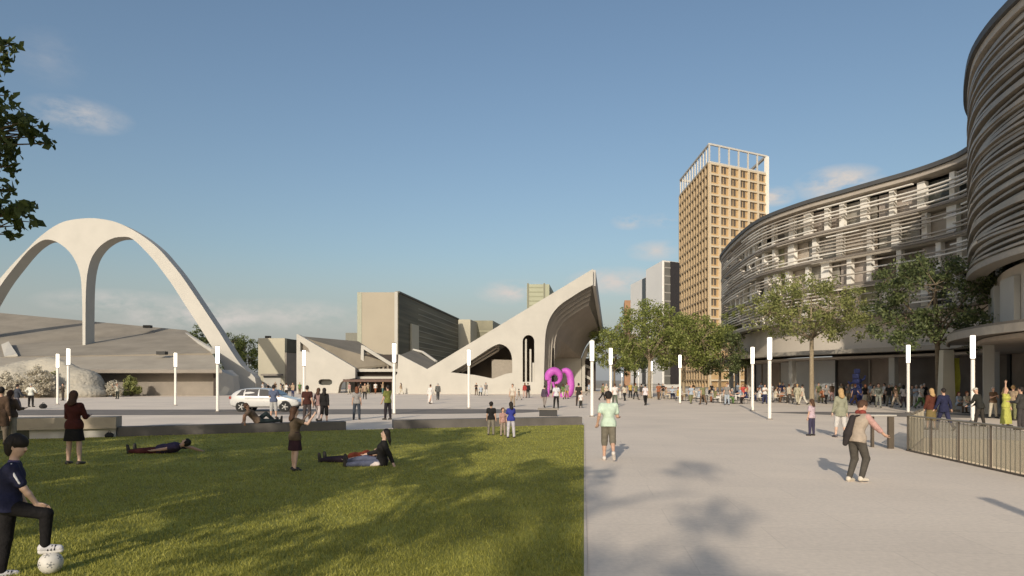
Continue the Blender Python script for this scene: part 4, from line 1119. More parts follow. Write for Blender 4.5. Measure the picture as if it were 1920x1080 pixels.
def build_person(name='person', h=1.72, pose='stand', sex='m', top=(.4, .4, .4), sleeve=.5, bot=(.05, .05, .06), kind='trousers', hair='short', hairc='black',
                 shoe=(.04, .035, .03), sk=0, vox=.017, kid=False, face=False, hem=.06, label_seed='', hat=None, over=None, long=None, hands=None):
    """returns list of (part name, V, Q, material, child-list) in local metres; +Y is forward, +X its right hand side"""
    P = dict(POSES[pose]); 
    if over: P.update(over)
    s = h / 1.75
    if kid: hs = 1.16
    else: hs = 1.0
    lean = rad(P.get('lean', 0)); side = rad(P.get('side', 0))
    U = unit(v3(math.sin(side), math.sin(lean), math.cos(lean)))
    Fw = unit(v3(0, math.cos(lean), -math.sin(lean)))
    Rt = np.cross(Fw, U)
    O = v3(0, 0, 0)
    hipw = .085 if sex == 'm' else .09; shw = .178 if sex == 'm' else .152
    th = 1.0 if sex == 'm' else .9
    chest = O + U * .34; neck = O + U * .515
    hp, hy = P.get('head', (0, 0))
    hU = unit(U * math.cos(rad(hp)) + np.cross(Rt, U) * 0 + Fw * math.sin(rad(hp)) * -1 if hp else U)
    if hp: hU = unit(U * math.cos(rad(-hp)) + Fw * math.sin(rad(-hp)))
    hF = unit(Fw - hU * (Fw @ hU)); hR = np.cross(hF, hU)
    hF = unit(hF * math.cos(rad(hy)) + hR * math.sin(rad(hy))); hR = np.cross(hF, hU)
    hc = neck + U * .05 + hU * .118 * hs
    legs = P.get('legs', ((1, 1, 4), (0, 1, 4))); arms = P.get('arms', ((3, 8, 8), (3, 8, 8))); inn = P.get('inn', 0.05)
    J = {}
    for i, sd in enumerate((-1, 1)):
        hip = O + v3(sd * hipw, 0, -.03)
        f, k, a = (rad(q) for q in legs[i])
        d1 = v3(sd * math.sin(a), math.sin(f) * math.cos(a), -math.cos(f) * math.cos(a))
        d2 = v3(sd * math.sin(a) * .6, math.sin(f - k), -math.cos(f - k))
        knee = hip + d1 * .425; ank = knee + unit(d2) * .415
        fd = f - k + math.pi / 2
        if P.get('flat', True) and abs(f - k) < rad(38): fd = math.pi / 2 + (f - k) * .25
        fdir = v3(sd * .12, math.sin(fd), -math.cos(fd))
        key = 'foot' + 'LR'[i]
        if key in P:
            knee, ank = ik(hip, v3(*P[key]), .425, .415, v3(sd * .15, 1, .3)); fdir = v3(sd * .1, 1, 0)
        J['leg', sd] = (hip, knee, ank, unit(fdir))
        sh = neck - U * .065 + Rt * sd * shw
        f, a, e = (rad(q) for q in arms[i])
        w = lambda x, y, z: Rt * x + Fw * y + U * z
        d1 = w(sd * math.sin(a), math.sin(f) * math.cos(a), -math.cos(f) * math.cos(a))
        d2 = unit(w(sd * (math.sin(a) - inn * math.sin(e)), math.sin(f + e), -math.cos(f + e)))
        el = sh + unit(d1) * .285; wr = el + d2 * .25
        key = 'hand' + 'LR'[i]
        if key in P:
            tg = v3(*P[key]) if P[key] != 'knee' else J['leg', sd][1] + v3(0, -.075, .085)
            el, wr = ik(sh, tg, .285, .25, v3(sd * .6, -.6, -.3))
        J['arm', sd] = (sh, el, wr, unit(wr - el))
    # ground contact
    low = 1e9
    for sd in (-1, 1):
        hip, knee, ank, fd = J['leg', sd]
        low = min(low, ank[2] - .075, (ank + fd * .17)[2] - .03, knee[2] - .05)
        low = min(low, J['arm', sd][2][2] - .04)
    low = min(low, -.115, (neck - Fw * .12)[2], (hc - hF * .1)[2])
    if P.get('lowz') is not None: low = P['lowz']
    T = lambda p: (np.asarray(p) + v3(0, 0, -low)) * s
    C = lambda a, b, ra, rb, k=.03: ('c', T(a), T(b), ra * s, rb * s, k * s)
    Rm = np.stack([hR, hF, hU], 1)
    E = lambda c, r, k=.02, M=None: ('e', T(c), [q * s for q in r], Rm if M is None else M, k * s)
    fem = sex == 'f'
    tor = [((O + Rt * -.06, O + Rt * .06), (.118 if fem else .112, .118 if fem else .112)), ((O + U * .05, O + U * .22), (.118 * th, .108 * th)),
           ((chest - Rt * .065, chest + Rt * .065), (.112 * th, .112 * th)), ((neck - U * .07 - Rt * (shw - .03), neck - U * .07 + Rt * (shw - .03)), (.062, .062)), ((O + U * .2, chest), (.11 * th, .118 * th))]
    body = [C(a, b, r0, r1, .05) for (a, b), (r0, r1) in tor]
    if fem: body += [C(chest + Rt * x * .075 + Fw * .075 + U * .0, chest + Rt * x * .075 + Fw * .085, .055, .05, .05) for x in (-1, 1)]
    body += [C(neck - U * .05, hc - hU * .06, .056, .05, .03), E(hc, (.074 * hs, .092 * hs, .115 * hs), .02), C(hc + hF * .045 - hU * .055, hc + hF * .05 - hU * .075, .046 * hs, .036 * hs, .03)]
    body += [C(hc + hF * .086 * hs + hU * .01, hc + hF * .105 * hs - hU * .022, .010, .014, .02)]
    for x in (-1, 1): body.append(E(hc + hR * x * .076 * hs - hU * .01 - hF * .008, (.012, .022, .032), .008))
    for sd in (-1, 1):
        sh, el, wr, hd = J['arm', sd]
        body += [C(sh, el, .052 * th, .041 * th, .03), C(el, el * .65 + wr * .35, .041 * th, .040 * th, .02), C(el * .65 + wr * .35, wr, .040 * th, .027 * th, .015)]
        # hand: palm, four fingers of unequal length with a bend, thumb from the side
        ax = unit(np.cross(hd, v3(0, 0, 1) if abs(hd[2]) < .9 else v3(0, 1, 0)))   # across the palm
        if abs(hd[2]) >= .9: ax = unit(np.cross(hd, v3(-sd, 0, 0)))
        pn = np.cross(ax, hd)
        if hands and sd in hands: ax = unit(v3(*hands[sd][0])); pn = unit(v3(*hands[sd][1])); hd = unit(v3(*hands[sd][2])); ax = unit(ax - hd * (ax @ hd))
        kn = wr + hd * .085
        body += [C(wr, kn + ax * .024, .026, .019, .012), C(wr, kn - ax * .024, .026, .019, .012), C(wr + hd * .03, kn, .024, .02, .01)]
        curl = .5
        for q, ln in enumerate((.072, .082, .076, .058)):
            b0 = kn + ax * (.033 - .022 * q); m1 = b0 + unit(hd + pn * curl * .35 + ax * (.16 - .1 * q)) * ln * .55; e1 = m1 + unit(hd + pn * curl * 1.3) * ln * .5
            body += [C(b0, m1, .0105, .0095, .008), C(m1, e1, .0095, .0075, .004)]
        tb = wr + hd * .03 + ax * .028; tm = tb + unit(hd * .7 + ax * .8 + pn * .3) * .04; te = tm + unit(hd + ax * .25 + pn * .5) * .035
        body += [C(tb, tm, .014, .012, .01), C(tm, te, .012, .009, .004)]
        hip, knee, ank, fd = J['leg', sd]
        dn = unit(ank - knee); back = unit(np.cross(np.cross(dn, fd), dn)) * -1
        body += [C(hip, knee, .088 if fem else .083, .056, .04), C(knee, ank, .052, .036, .03), C(knee * .8 + ank * .2 + back * .012, knee * .5 + ank * .5 + back * .014, .053, .044, .03)]
        body += [C(ank - fd * .02 - v3(0, 0, .03) * 0 + dn * .03, ank + fd * .15 + dn * .045, .04, .028, .03)]
    out = []
    out.append(('body', *nets(body, vox), skin(sk)))
    if face:
        for x in (-1, 1):
            out.append(('eye', *nets([E(hc + hR * x * .031 * hs + hF * .083 * hs + hU * .012, (.013, .008, .007), 0)], min(vox, .006) * .8), mat('eye_dark', (.02, .015, .012), .3, 0)))
            out.append(('eyebrow', *nets([C(hc + hR * x * .016 * hs + hF * .089 * hs + hU * .034, hc + hR * x * .047 * hs + hF * .078 * hs + hU * .036, .005, .004, 0)], min(vox, .006) * .8), mat('hair', HAIRC[hairc], .7, .2, 20)))
        out.append(('mouth', *nets([C(hc - hR * .02 + hF * .093 * hs - hU * .052, hc + hR * .02 + hF * .093 * hs - hU * .052, .006, .006, 0)], min(vox, .006) * .8), mat('lips', (.30, .11, .09), .5, 0)))
    # clothing
    ez = .019
    g = [C(a, b, r0 + ez, r1 + ez, .05) for (a, b), (r0, r1) in tor]
    if fem: g += [C(chest + Rt * x * .075 + Fw * .075, chest + Rt * x * .075 + Fw * .085, .055 + ez, .05 + ez, .05) for x in (-1, 1)]
    lowtop = long if long else hem
    g += [C(O + U * .02 - Rt * .05, O - U * lowtop - Rt * .055, .118 + ez, .125 + ez, .04), C(O + U * .02 + Rt * .05, O - U * lowtop + Rt * .055, .118 + ez, .125 + ez, .04)]
    for sd in (-1, 1):
        sh, el, wr, hd = J['arm', sd]
        if sleeve > 0:
            t1 = min(sleeve, 1)
            g.append(C(sh, sh + (el - sh) * t1, .052 * th + .02, .043 * th + .02 + .006 * (sleeve <= 1), .03))
            if sleeve > 1: g.append(C(el, el + (wr - el) * (sleeve - 1) * .93, .043 * th + .02, .031 * th + .017, .02))
    cuts = [(T(O - U * (lowtop + .03)), -U), (T(neck + U * .012), U)]
    if pose in ('lie', 'recline', 'sitground', 'sit', 'crouch'): cuts = [(T(O - U * .10), -U), (T(neck + U * .012), U)]
    out.append(('shirt' if not long else 'coat', *nets(g, vox, cuts), fabric(top)))
    if kind in ('trousers', 'shorts'):
        tt = .97 if kind == 'trousers' else .18
        g = [C(O + Rt * -.06, O + Rt * .06, .125, .125, .04), C(O + U * .06 - Rt * .05, O + U * .06 + Rt * .05, .118, .118, .04)]
        for sd in (-1, 1):
            hip, knee, ank, fd = J['leg', sd]
            rk = .077 if kind == 'trousers' else .084
            g += [C(hip, knee, .102, rk, .035), C(knee, knee + (ank - knee) * tt, rk, .056 if kind == 'trousers' else .078, .015)]
        out.append((kind, *nets(g, vox, [(T(O + U * .13), U)]), fabric(bot)))
    else:
        ln = {'skirt': .36, 'dress': .55, 'longdress': .80}[kind]
        w0, w1 = .125, {'skirt': .20, 'dress': .20, 'longdress': .25}[kind]
        mid = (J['leg', -1][1] + J['leg', 1][1]) / 2
        dn = unit(mid - O)
        g = [C(O + Rt * -.045, O + Rt * -.06 + dn * ln, w0, w1 * .82, .04), C(O + Rt * .045, O + Rt * .06 + dn * ln, w0, w1 * .82, .04), C(O + U * .07 - Rt * .05, O + U * .07 + Rt * .05, .118, .118, .04)]
        out.append(('skirt' if kind == 'skirt' else 'dress', *nets(g, vox, [(T(O + U * .14), U), (T(O + dn * (ln + .01)), dn)]), fabric(bot)))
    for sd in (-1, 1):
        hip, knee, ank, fd = J['leg', sd]
        dn = unit(ank - knee)
        if abs(fd @ v3(0, 0, 1)) < .5: dn = v3(0, 0, -1)
        g = [C(ank - fd * .03 + dn * .02, ank + fd * .15 + dn * .042, .052, .040, .02), C(ank - fd * .045 + dn * .045, ank + fd * .16 + dn * .05, .034, .036, .02)]
        out.append(('shoe', *nets(g, min(vox, .014), [(T(ank + dn * .078), dn)]), mat('shoe_leather', tuple(shoe), .6, .1, 10)))
    hm = mat('hair', HAIRC[hairc], .7, .2, 20)
    if hair != 'none':
        g = [E(hc - hF * .012 + hU * .016, (.086 * hs, .098 * hs, .118 * hs), .02)]
        hcut = [(T(hc + hF * .045 * hs + hU * .03), unit(hF * .8 - hU * .62))]
        if hair == 'short': hcut.append((T(hc - hU * .075 * hs), -hU))
        elif hair == 'mop':
            g += [E(hc + hF * .02 + hU * .055, (.085 * hs, .092 * hs, .082 * hs), .02), E(hc - hF * .05 - hU * .03, (.08 * hs, .06 * hs, .09 * hs), .03)]
            hcut = [(T(hc + hF * .062 * hs + hU * .012), unit(hF * .75 - hU * .7)), (T(hc - hU * .12 * hs), -hU)]
        elif hair == 'bun': g += [E(hc - hF * .09 + hU * .05, (.05, .05, .05), .01)]
        elif hair == 'long':
            bk = -Fw
            g += [C(hc + hU * .02 - hF * .03, neck + bk * .075 + U * .02, .085, .085, .04), C(neck + bk * .08, neck + bk * .11 - U * .22, .09, .06, .04),
                  C(neck + bk * .06 + Rt * .06, neck + bk * .10 - U * .16 + Rt * .06, .06, .045, .04), C(neck + bk * .06 - Rt * .06, neck + bk * .10 - U * .16 - Rt * .06, .06, .045, .04)]
        if vox <= .014 and hair in ('short', 'mop'):
            hr = random.Random(int(h * 1000) + len(label_seed))
            for q in range(64):
                az = hr.uniform(0, 6.283)
                frontness = math.cos(az)
                e1 = hr.uniform(75, 100) - (32 if frontness > .55 else 0) if hair == 'short' else hr.uniform(84, 124) - (40 if frontness > .35 else 0)
                a0 = hr.uniform(8, 45); prev = None
                for st in range(4):
                    th_ = rad(a0 + (e1 - a0) * st / 3); bo = 1.0 + .05 * math.sin(st) + hr.uniform(0, .035)
                    pnt = hc - hF * .010 + hU * .016 + (hU * math.cos(th_) * .118 + (hF * math.cos(az) * .099 + hR * math.sin(az) * .088) * math.sin(th_)) * hs * bo
                    if prev is not None: g.append(C(prev, pnt, .0135, .0125 - .002 * st, .004))
                    prev = pnt
            hcut = [(T(hc - hU * .15), -hU)] if hair == 'mop' else [(T(hc - hU * .10), -hU)]
            g[0] = E(hc - hF * .022 + hU * .022, (.082 * hs, .088 * hs, .112 * hs), .02)
        out.append(('hair', *nets(g, min(vox, .008 if vox < .01 else .012), hcut), hm))
    if hat:
        g = [E(hc + hU * .055, (.098 * hs, .108 * hs, .09 * hs), .01), E(hc + hF * .09 + hU * .05, (.075, .08, .012), .02)]
        out.append(('cap', *nets(g, min(vox, .014), [(T(hc + hU * .038), -hU)]), fabric(hat)))
    J['T'] = T; J['hc'] = hc; J['neck'] = neck; J['U'] = U; J['Fw'] = Fw; J['Rt'] = Rt
    return out, J

def place(out, loc, rz, label, group=None):
    root = thing('person', label, 'person', loc, rad(rz), group)
    body = None
    for (n, V, Q, m) in out:
        me = np_mesh(n, V, Q, m, True)
        o = link(n, me, body if n in ('eye', 'eyebrow', 'mouth') else root)
        if n == 'body': body = o
    return root
def person(u, v, rz, label, group=None, z=0.0, **kw):
    p = GP(u, v); p.z = z
    out, J = build_person(**kw)
    r = place(out, p, rz, label, group)
    return r, J

# the mound uses the same blended surface as the figures
_pr = []
for (u, hh, w) in ROCKS:
    for k in range(4):
        _pr.append(('e', v3(PX(u, 82) - PX(70, 82) + mr.normal(0, .9), mr.normal(0, .6), hh * (.16 + .22 * k)), [w * (.95 - .14 * k), 1.9 - .25 * k, hh * .30], np.eye(3), 1.3))
V, Q = nets(_pr, .16, [(v3(0, 0, -.05), v3(0, 0, -1))])
V = V + mr.normal(0, .03, V.shape)
_mt = [o for o in COL.objects if o.name == 'rock_mound'][0]
link('rock', np_mesh('rock', V, Q, mat('pale_rock', (.38, .355, .30), .9, .12, .9, 0, .9, 3, detail=9), True), _mt)
# ------------------------------------------------------------------ lamps
def make_lamp():
    t = thing('street_lamp', '', 'street lamp', (0, 0, 0), 0, 'slim white lamp posts with glowing tube heads')
    MB().lathe([(.088, 0), (.088, 3.02), (.07, 3.06)], 14).build('pole', WMETAL, t, smooth=False)
    MB().lathe([(.06, 3.06), (.108, 3.08), (.112, 4.12), (.112, 4.16)], 16).build('lamp_tube', LAMPGLOW, t)
    MB().lathe([(.15, 0), (.15, .03), (.10, .06)], 14).build('base_plate', GREYWALL, t)
    MB().lathe([(.112, 4.161), (.118, 4.17), (.118, 4.20), (.04, 4.215)], 16).build('cap', GREYWALL, t)
    MB().lathe([(.089, 3.0), (.104, 3.01), (.104, 3.055), (.089, 3.06)], 16).build('collar', GREYWALL, t)
    return t
LAMPGLOW = emit('lamp_glow', (1.0, .94, .80), 2.2)
lamps = [(108, 663, 'left one of the pair of lamps before the pale bushes'), (128, 653, 'taller lamp of the pair before the pale bushes'), (329, 661, 'lone lamp before the grey wall under the brown roof'),
         (408, 648, 'lamp standing before the foot of the arch, behind the reclining man'), (570, 656, 'lamp against the white wedge wall, pole hidden by people'), (739, 643, 'lamp beside the man in the olive shirt at the gap in the seat wall'),
         (879, 655, 'lamp before the triangular opening of the white hall'), (1110, 638, 'lamp beside the end of the lawn near the man in the mint shirt'), (1145, 652, 'lamp beside the man in the white shirt walking away'),
         (1222, 677, 'small lamp right of the woman in white and black'), (1275, 665, 'lamp before the bushy olive trees at the start of the café seats'), (1411, 650, 'shorter of the two close lamps beside the person in red'),
         (1443, 632, 'taller of the two close lamps near the tip of the dark road'), (1655, 672, 'small lamp among the people before the shops'), (1703, 646, 'lamp left of the couple with the navy suit'),
         (1824, 628, 'tallest lamp, beside the person in black with the pale cap'), (1166, 700, 'tiny far lamp behind the man in the white shirt'), (1197, 698, 'tiny far lamp left of the woman in white and black'),
         (1310, 701, 'far lamp behind the café seats, left of three'), (1340, 700, 'far lamp behind the café seats, middle of three'), (1375, 695, 'far lamp behind the café seats, right of three'), (1454, 688, 'small lamp just behind the taller lamp near the road tip')]
lp = make_lamp()
for i, (u, vt, lab) in enumerate(lamps):
    Y = 2.2 * 1280 / (713 - vt)
    o = lp if i == 0 else copy_tree(lp)
    o.location = (PX(u, Y), Y, 0); o['label'] = 'white tube ' + lab if False else lab[0] + lab[1:]
    o['label'] = lab

o = copy_tree(lp); o.location = (5.4, 1.1, 0); o['label'] = 'lamp beside the viewer whose short straight shadow lies on the near paving'
# ------------------------------------------------------------------ white car
def car():
    Y = 44.0
    t = thing('car', 'white five door car parked on the dark road, seen from its right flank', 'car', (PX(503, Y), Y, 0), 0)
    PAINT = mat('car_paint', (.50, .50, .49), .25, .03, 2, coat=.6, spec=.5)
    W = .89
    # stations: x, sill z, belt z, top z, half width factor, roof inset
    st = [(-2.22, .52, .78, .80, .80, .9), (-2.14, .34, .92, 1.00, .93, .86), (-1.95, .28, .98, 1.30, .98, .80), (-1.55, .26, .99, 1.47, 1, .76), (-.9, .25, .97, 1.53, 1, .75), (-.1, .25, .95, 1.52, 1, .75), (.45, .25, .93, 1.42, 1, .77),
          (.95, .25, .92, 1.10, 1, .82), (1.12, .25, .915, .985, 1, .86), (1.6, .27, .86, .90, .97, .86), (1.98, .30, .76, .80, .90, .85), (2.14, .36, .66, .69, .80, .9), (2.20, .42, .58, .60, .72, .9)]
    vs = []; fs = []
    for (x, z0, zb, zt, w, ri) in st:
        for q in (1, -1):
            row = [(w * .90, z0), (w * .985, z0 + .12), (w, (z0 + zb) * .53), (w * .965, zb), (w * ((.965 + ri) / 2 if zt - zb > .15 else .93), zb + (zt - zb) * .6), (w * ri, zt - (.05 if zt - zb > .15 else .01)), (w * ri * .55, zt)]
            row = row if q == 1 else row[::-1]
            for (a, z) in row: vs.append((x, -q * a * W, z))
    n = 14
    for i in range(len(st) - 1):
        for k in range(n - 1): fs.append((i * n + k, i * n + k + 1, (i + 1) * n + k + 1, (i + 1) * n + k))
        fs.append((i * n + n - 1, i * n, (i + 1) * n, (i + 1) * n + n - 1))
    fs.append(tuple(range(n))); fs.append(tuple(range((len(st) - 1) * n, len(st) * n))[::-1])
    b = MB().add(vs, fs).build('body', PAINT, t, smooth=True)
    ss = b.modifiers.new('smooth', 'SUBSURF'); ss.levels = 2; ss.render_levels = 2
    def sidepoly(name, pts, m, q, proud=.0, parent=t, th=.03):
        """pts (x,z) on the flank; the y follows the tumblehome"""
        def yy(x, z):
            tb = .95
            y = W * .985 if z < tb else W * (.965 - (.965 - .76) * min((z - tb) / .55, 1))
            return -q * (y + proud)
        mb = MB().prism([pts], lambda p: (p[0], yy(*p), p[1]), lambda p: (p[0], yy(*p) + q * th, p[1]))
        return mb.build(name, m, parent)
    GL = mat('car_glass', (.03, .03, .03), .1, .1, 2, spec=.7)
    for q in (1, -1):
        for pts in ([(-1.72, 1.04), (-1.28, 1.02), (-1.24, 1.41), (-1.42, 1.38)], [(-1.2, 1.02), (-.36, 1.0), (-.36, 1.44), (-1.16, 1.43)], [(-.28, 1.0), (.78, .985), (.42, 1.28), (.16, 1.41), (-.28, 1.44)]):
            sidepoly('window', pts, GL, q, .012)
        for (x0, x1) in ((-1.18, -.33), (-.31, .62)):
            d = sidepoly('door', [(x0, .40), (x1, .40), (x1, .90), (x0, .92)], PAINT, q, -.004, th=.02)
            sidepoly('handle', [(x0 + .08, .82), (x0 + .26, .82), (x0 + .26, .855), (x0 + .08, .855)], PAINT, q, .025, d)
        MB().box((.66, -q * (W + .08), 1.0), (.18, .16, .12)).build('mirror', PAINT, t)
        MB().box((1.96, -q * .66, .70), (.26, .2, .12)).build('headlight', mat('headlight', (.5, .5, .5), .1, 0, 1, .3), t)
        MB().box((-2.12, -q * .70, .90), (.14, .28, .16)).build('taillight', mat('taillight', (.25, .03, .02), .3, 0), t)
    MB().box((2.14, 0, .42), (.10, 1.0, .14)).build('grille', BLACKM, t)
    MB().hexa([(.52, -.62, 1.40), (.52, .62, 1.40), (.54, .62, 1.37), (.54, -.62, 1.37)], [(1.02, -.70, 1.10), (1.02, .70, 1.10), (1.04, .70, 1.06), (1.04, -.70, 1.06)]).build('windscreen', GL, t)
    for x in (-1.38, 1.36):
        for q in (1, -1):
            MB().add(*_disc(x, -q * (W * .93), .33, .385, .10)).build('wheel_arch', BLACKM, t)
            wt = MB()
            prof = [(.21, -.10), (.30, -.11), (.325, -.08), (.325, .08), (.30, .11), (.21, .10)]
            wt.lathe(prof, 22)
            w = wt.build('wheel', mat('tyre', (.02, .02, .02), .8, .1), t)
            w.matrix_local = Matrix.Translation((x, -q * .83, .325)) @ Matrix.Rotation(rad(90), 4, 'X')
            r = MB().lathe([(.205, -.09), (.205, .09)], 18)
            for k in range(5):
                a = 2 * math.pi * k / 5
                r.box((.11 * math.cos(a), .11 * math.sin(a), 0), (.19, .05, .206), rz=a)
            r.lathe([(.04, -.106), (.04, .106)], 8)
            r.build('rim', mat('rim', (.35, .35, .35), .35, .05, 2, .6), w)
def _disc(x, y, z, r, th, n=20):
    vs = []; fs = []
    for s in (-th / 2, th / 2):
        for k in range(n):
            a = 2 * math.pi * k / n; vs.append((x + r * math.cos(a), y + s, z + r * math.sin(a)))
    for k in range(n): fs.append((k, (k + 1) % n, n + (k + 1) % n, n + k))
    fs += [tuple(range(n))[::-1], tuple(range(n, 2 * n))]
    return vs, fs
car()

# ------------------------------------------------------------------ street furniture
p = GP(1028, 783)
t = thing('plaza_bench', 'dark slab bench on a black base at the lawn end of the plaza', 'bench', (PX(1028, 38), 38.0, 0), rad(-6))
bevel(MB().box((0, 0, .40), (1.15, .5, .10)).build('seat', GREYWALL, t), .01)
MB().box((0, 0, .175), (.98, .38, .35)).build('base', BLACKM, t)
# magenta sculpture
Ym = 80.0
t = thing('magenta_sculpture', 'bright magenta looping sculpture in front of the white hall', 'sculpture', (PX(1050, Ym), Ym, 0))
MAG = mat('magenta_paint', (.44, .09, .42), .5, .22, 1.2)
L = -t.location
def mtube(name, pts, rs):
    q = catmull([(*p, r) for p, r in zip(pts, rs)], 4)
    o = MB().tube([PT(a, b, Ym) for a, b, r in q], [r for a, b, r in q], 12).build(name, MAG, t, smooth=True); o.location = L
mtube('loop', [(1027, 713), (1028, 704), (1034, 697), (1042, 696), (1049, 702), (1050, 711), (1046, 717), (1040, 719)], [.32, .44, .48, .45, .38, .26, .2, .14])
mtube('leg', [(1030, 709), (1029, 725), (1027, 744)], [.30, .17, .2])
mtube('leg', [(1036, 716), (1039, 728), (1038, 744)], [.14, .12, .18])
mtube('upright', [(1054, 696), (1061, 695), (1067, 700), (1070, 712), (1070, 726), (1066, 737), (1060, 744)], [.24, .36, .42, .42, .46, .50, .35])
mtube('foot', [(1064, 736), (1056, 740), (1051, 744)], [.35, .32, .25])
# standing table with posts beside the stair
p = GP(1668, 842)
t = thing('standing_table', 'narrow metal topped table on uneven dark posts beside the stair rail', 'table', (p.x, p.y, 0), rad(0))
POST = mat('post_bronze', (.10, .08, .06), .5, .15, 3)
bevel(MB().box((-.18, .35, .965), (.95, .42, .05)).build('top', mat('steel_top', (.62, .58, .52), .3, .06, 4, .4), t), .01)
for (x, y, w, z0) in ((-.26, .55, .07, 0), (.12, 0.0, .16, 0), (.42, .55, .10, 0)):
    MB().box((x * .8, y * .8 + .12, (.94 + z0) / 2), (w, .09, .94 - z0)).build('leg', POST, t)
# stair railing: posts, glass, bars and handrail
t = thing('glass_railing', 'glass and bar railing around the sunken stair', 'railing', (11.3, 19.4, 0))
L = -t.location
RP = [Vector((14.30, 23.75, 0)), Vector((11.22, 19.35, 0)), Vector((10.60, 14.0, 0)), Vector((10.18, 10.1, 0))]
def rpart(name, mb, m):
    o = mb.build(name, m, t); o.location = L; return o
GLS = glass_mat('railing_glass', (.52, .45, .34), .62, .08)
up = Vector((0, 0, 1))
for a, b in zip(RP[:-1], RP[1:]):
    d = (b - a); n = max(2, int(round(d.length / 1.5))); tt = d.normalized(); nn = Vector((-tt.y, tt.x, 0))
    rpart('handrail', MB().tube([a + up * 1.0, b + up * 1.0], .026, 8), mat('handrail_bronze', (.30, .26, .19), .4, .1, 3, .4))
    rpart('kerb', MB().hexa([a + nn * .05, b + nn * .05, b - nn * .05, a - nn * .05], [p + up * .03 for p in (a + nn * .05, b + nn * .05, b - nn * .05, a - nn * .05)]), POST)
    for i in range(n + (1 if b is RP[-1] else 0)):
        rpart('post', MB().box(a + d * (i / n) + up * .5, (.038, .038, 1.0), rz=math.atan2(d.y, d.x)), POST)
    for i in range(n):
        p0 = a + d * ((i + .06) / n); p1 = a + d * ((i + .94) / n)
        rpart('glass_panel', MB().hexa([p0 + nn * .006 + up * .08, p1 + nn * .006 + up * .08, p1 - nn * .006 + up * .08, p0 - nn * .006 + up * .08], [p + up * .95 for p in (p0 + nn * .006, p1 + nn * .006, p1 - nn * .006, p0 - nn * .006)]), GLS)
    mb = MB()
    for i in range(n * 8):
        if i % 8: mb.box(a + d * (i / (n * 8)) + nn * .03 + up * .5, (.016, .016, .93))
    rpart('bars', mb, mat('bar_bronze', (.32, .28, .21), .5, .15, 3))
# small dark things lying about
def bag(u, v, label, sz=.3, z=0, c=(.03, .03, .03)):
    p = GP(u, v); p.z = z
    t = thing('bag', label, 'bag', p, rng.uniform(0, 3))
    V, Q = nets([('c', v3(-.3 * sz, 0, .42 * sz), v3(.3 * sz, 0, .42 * sz), .42 * sz, .40 * sz, .1 * sz), ('c', v3(-.2 * sz, 0, .75 * sz), v3(.2 * sz, 0, .75 * sz), .24 * sz, .24 * sz, .1 * sz)], .03 * sz * 3)
    link('body', np_mesh('body', V, Q, fabric(c), True), t)
    MB().tube([(-.15 * sz, 0, .95 * sz), (-.12 * sz, 0, 1.2 * sz), (.12 * sz, 0, 1.2 * sz), (.15 * sz, 0, .95 * sz)], .03 * sz + .004, 6).build('strap', BLACKM, t)
bag(81, 766, 'small black bag on the kerb of the road behind the woman in the skirt', .36)
bag(205, 821, 'small black bag at the corner of the pale bench block', .2)
# ------------------------------------------------------------------ the people one can tell apart
NAVY = (.022, .024, .055); BLK = (.018, .017, .017); WHT = (.60, .58, .56); GRY = (.22, .21, .20)
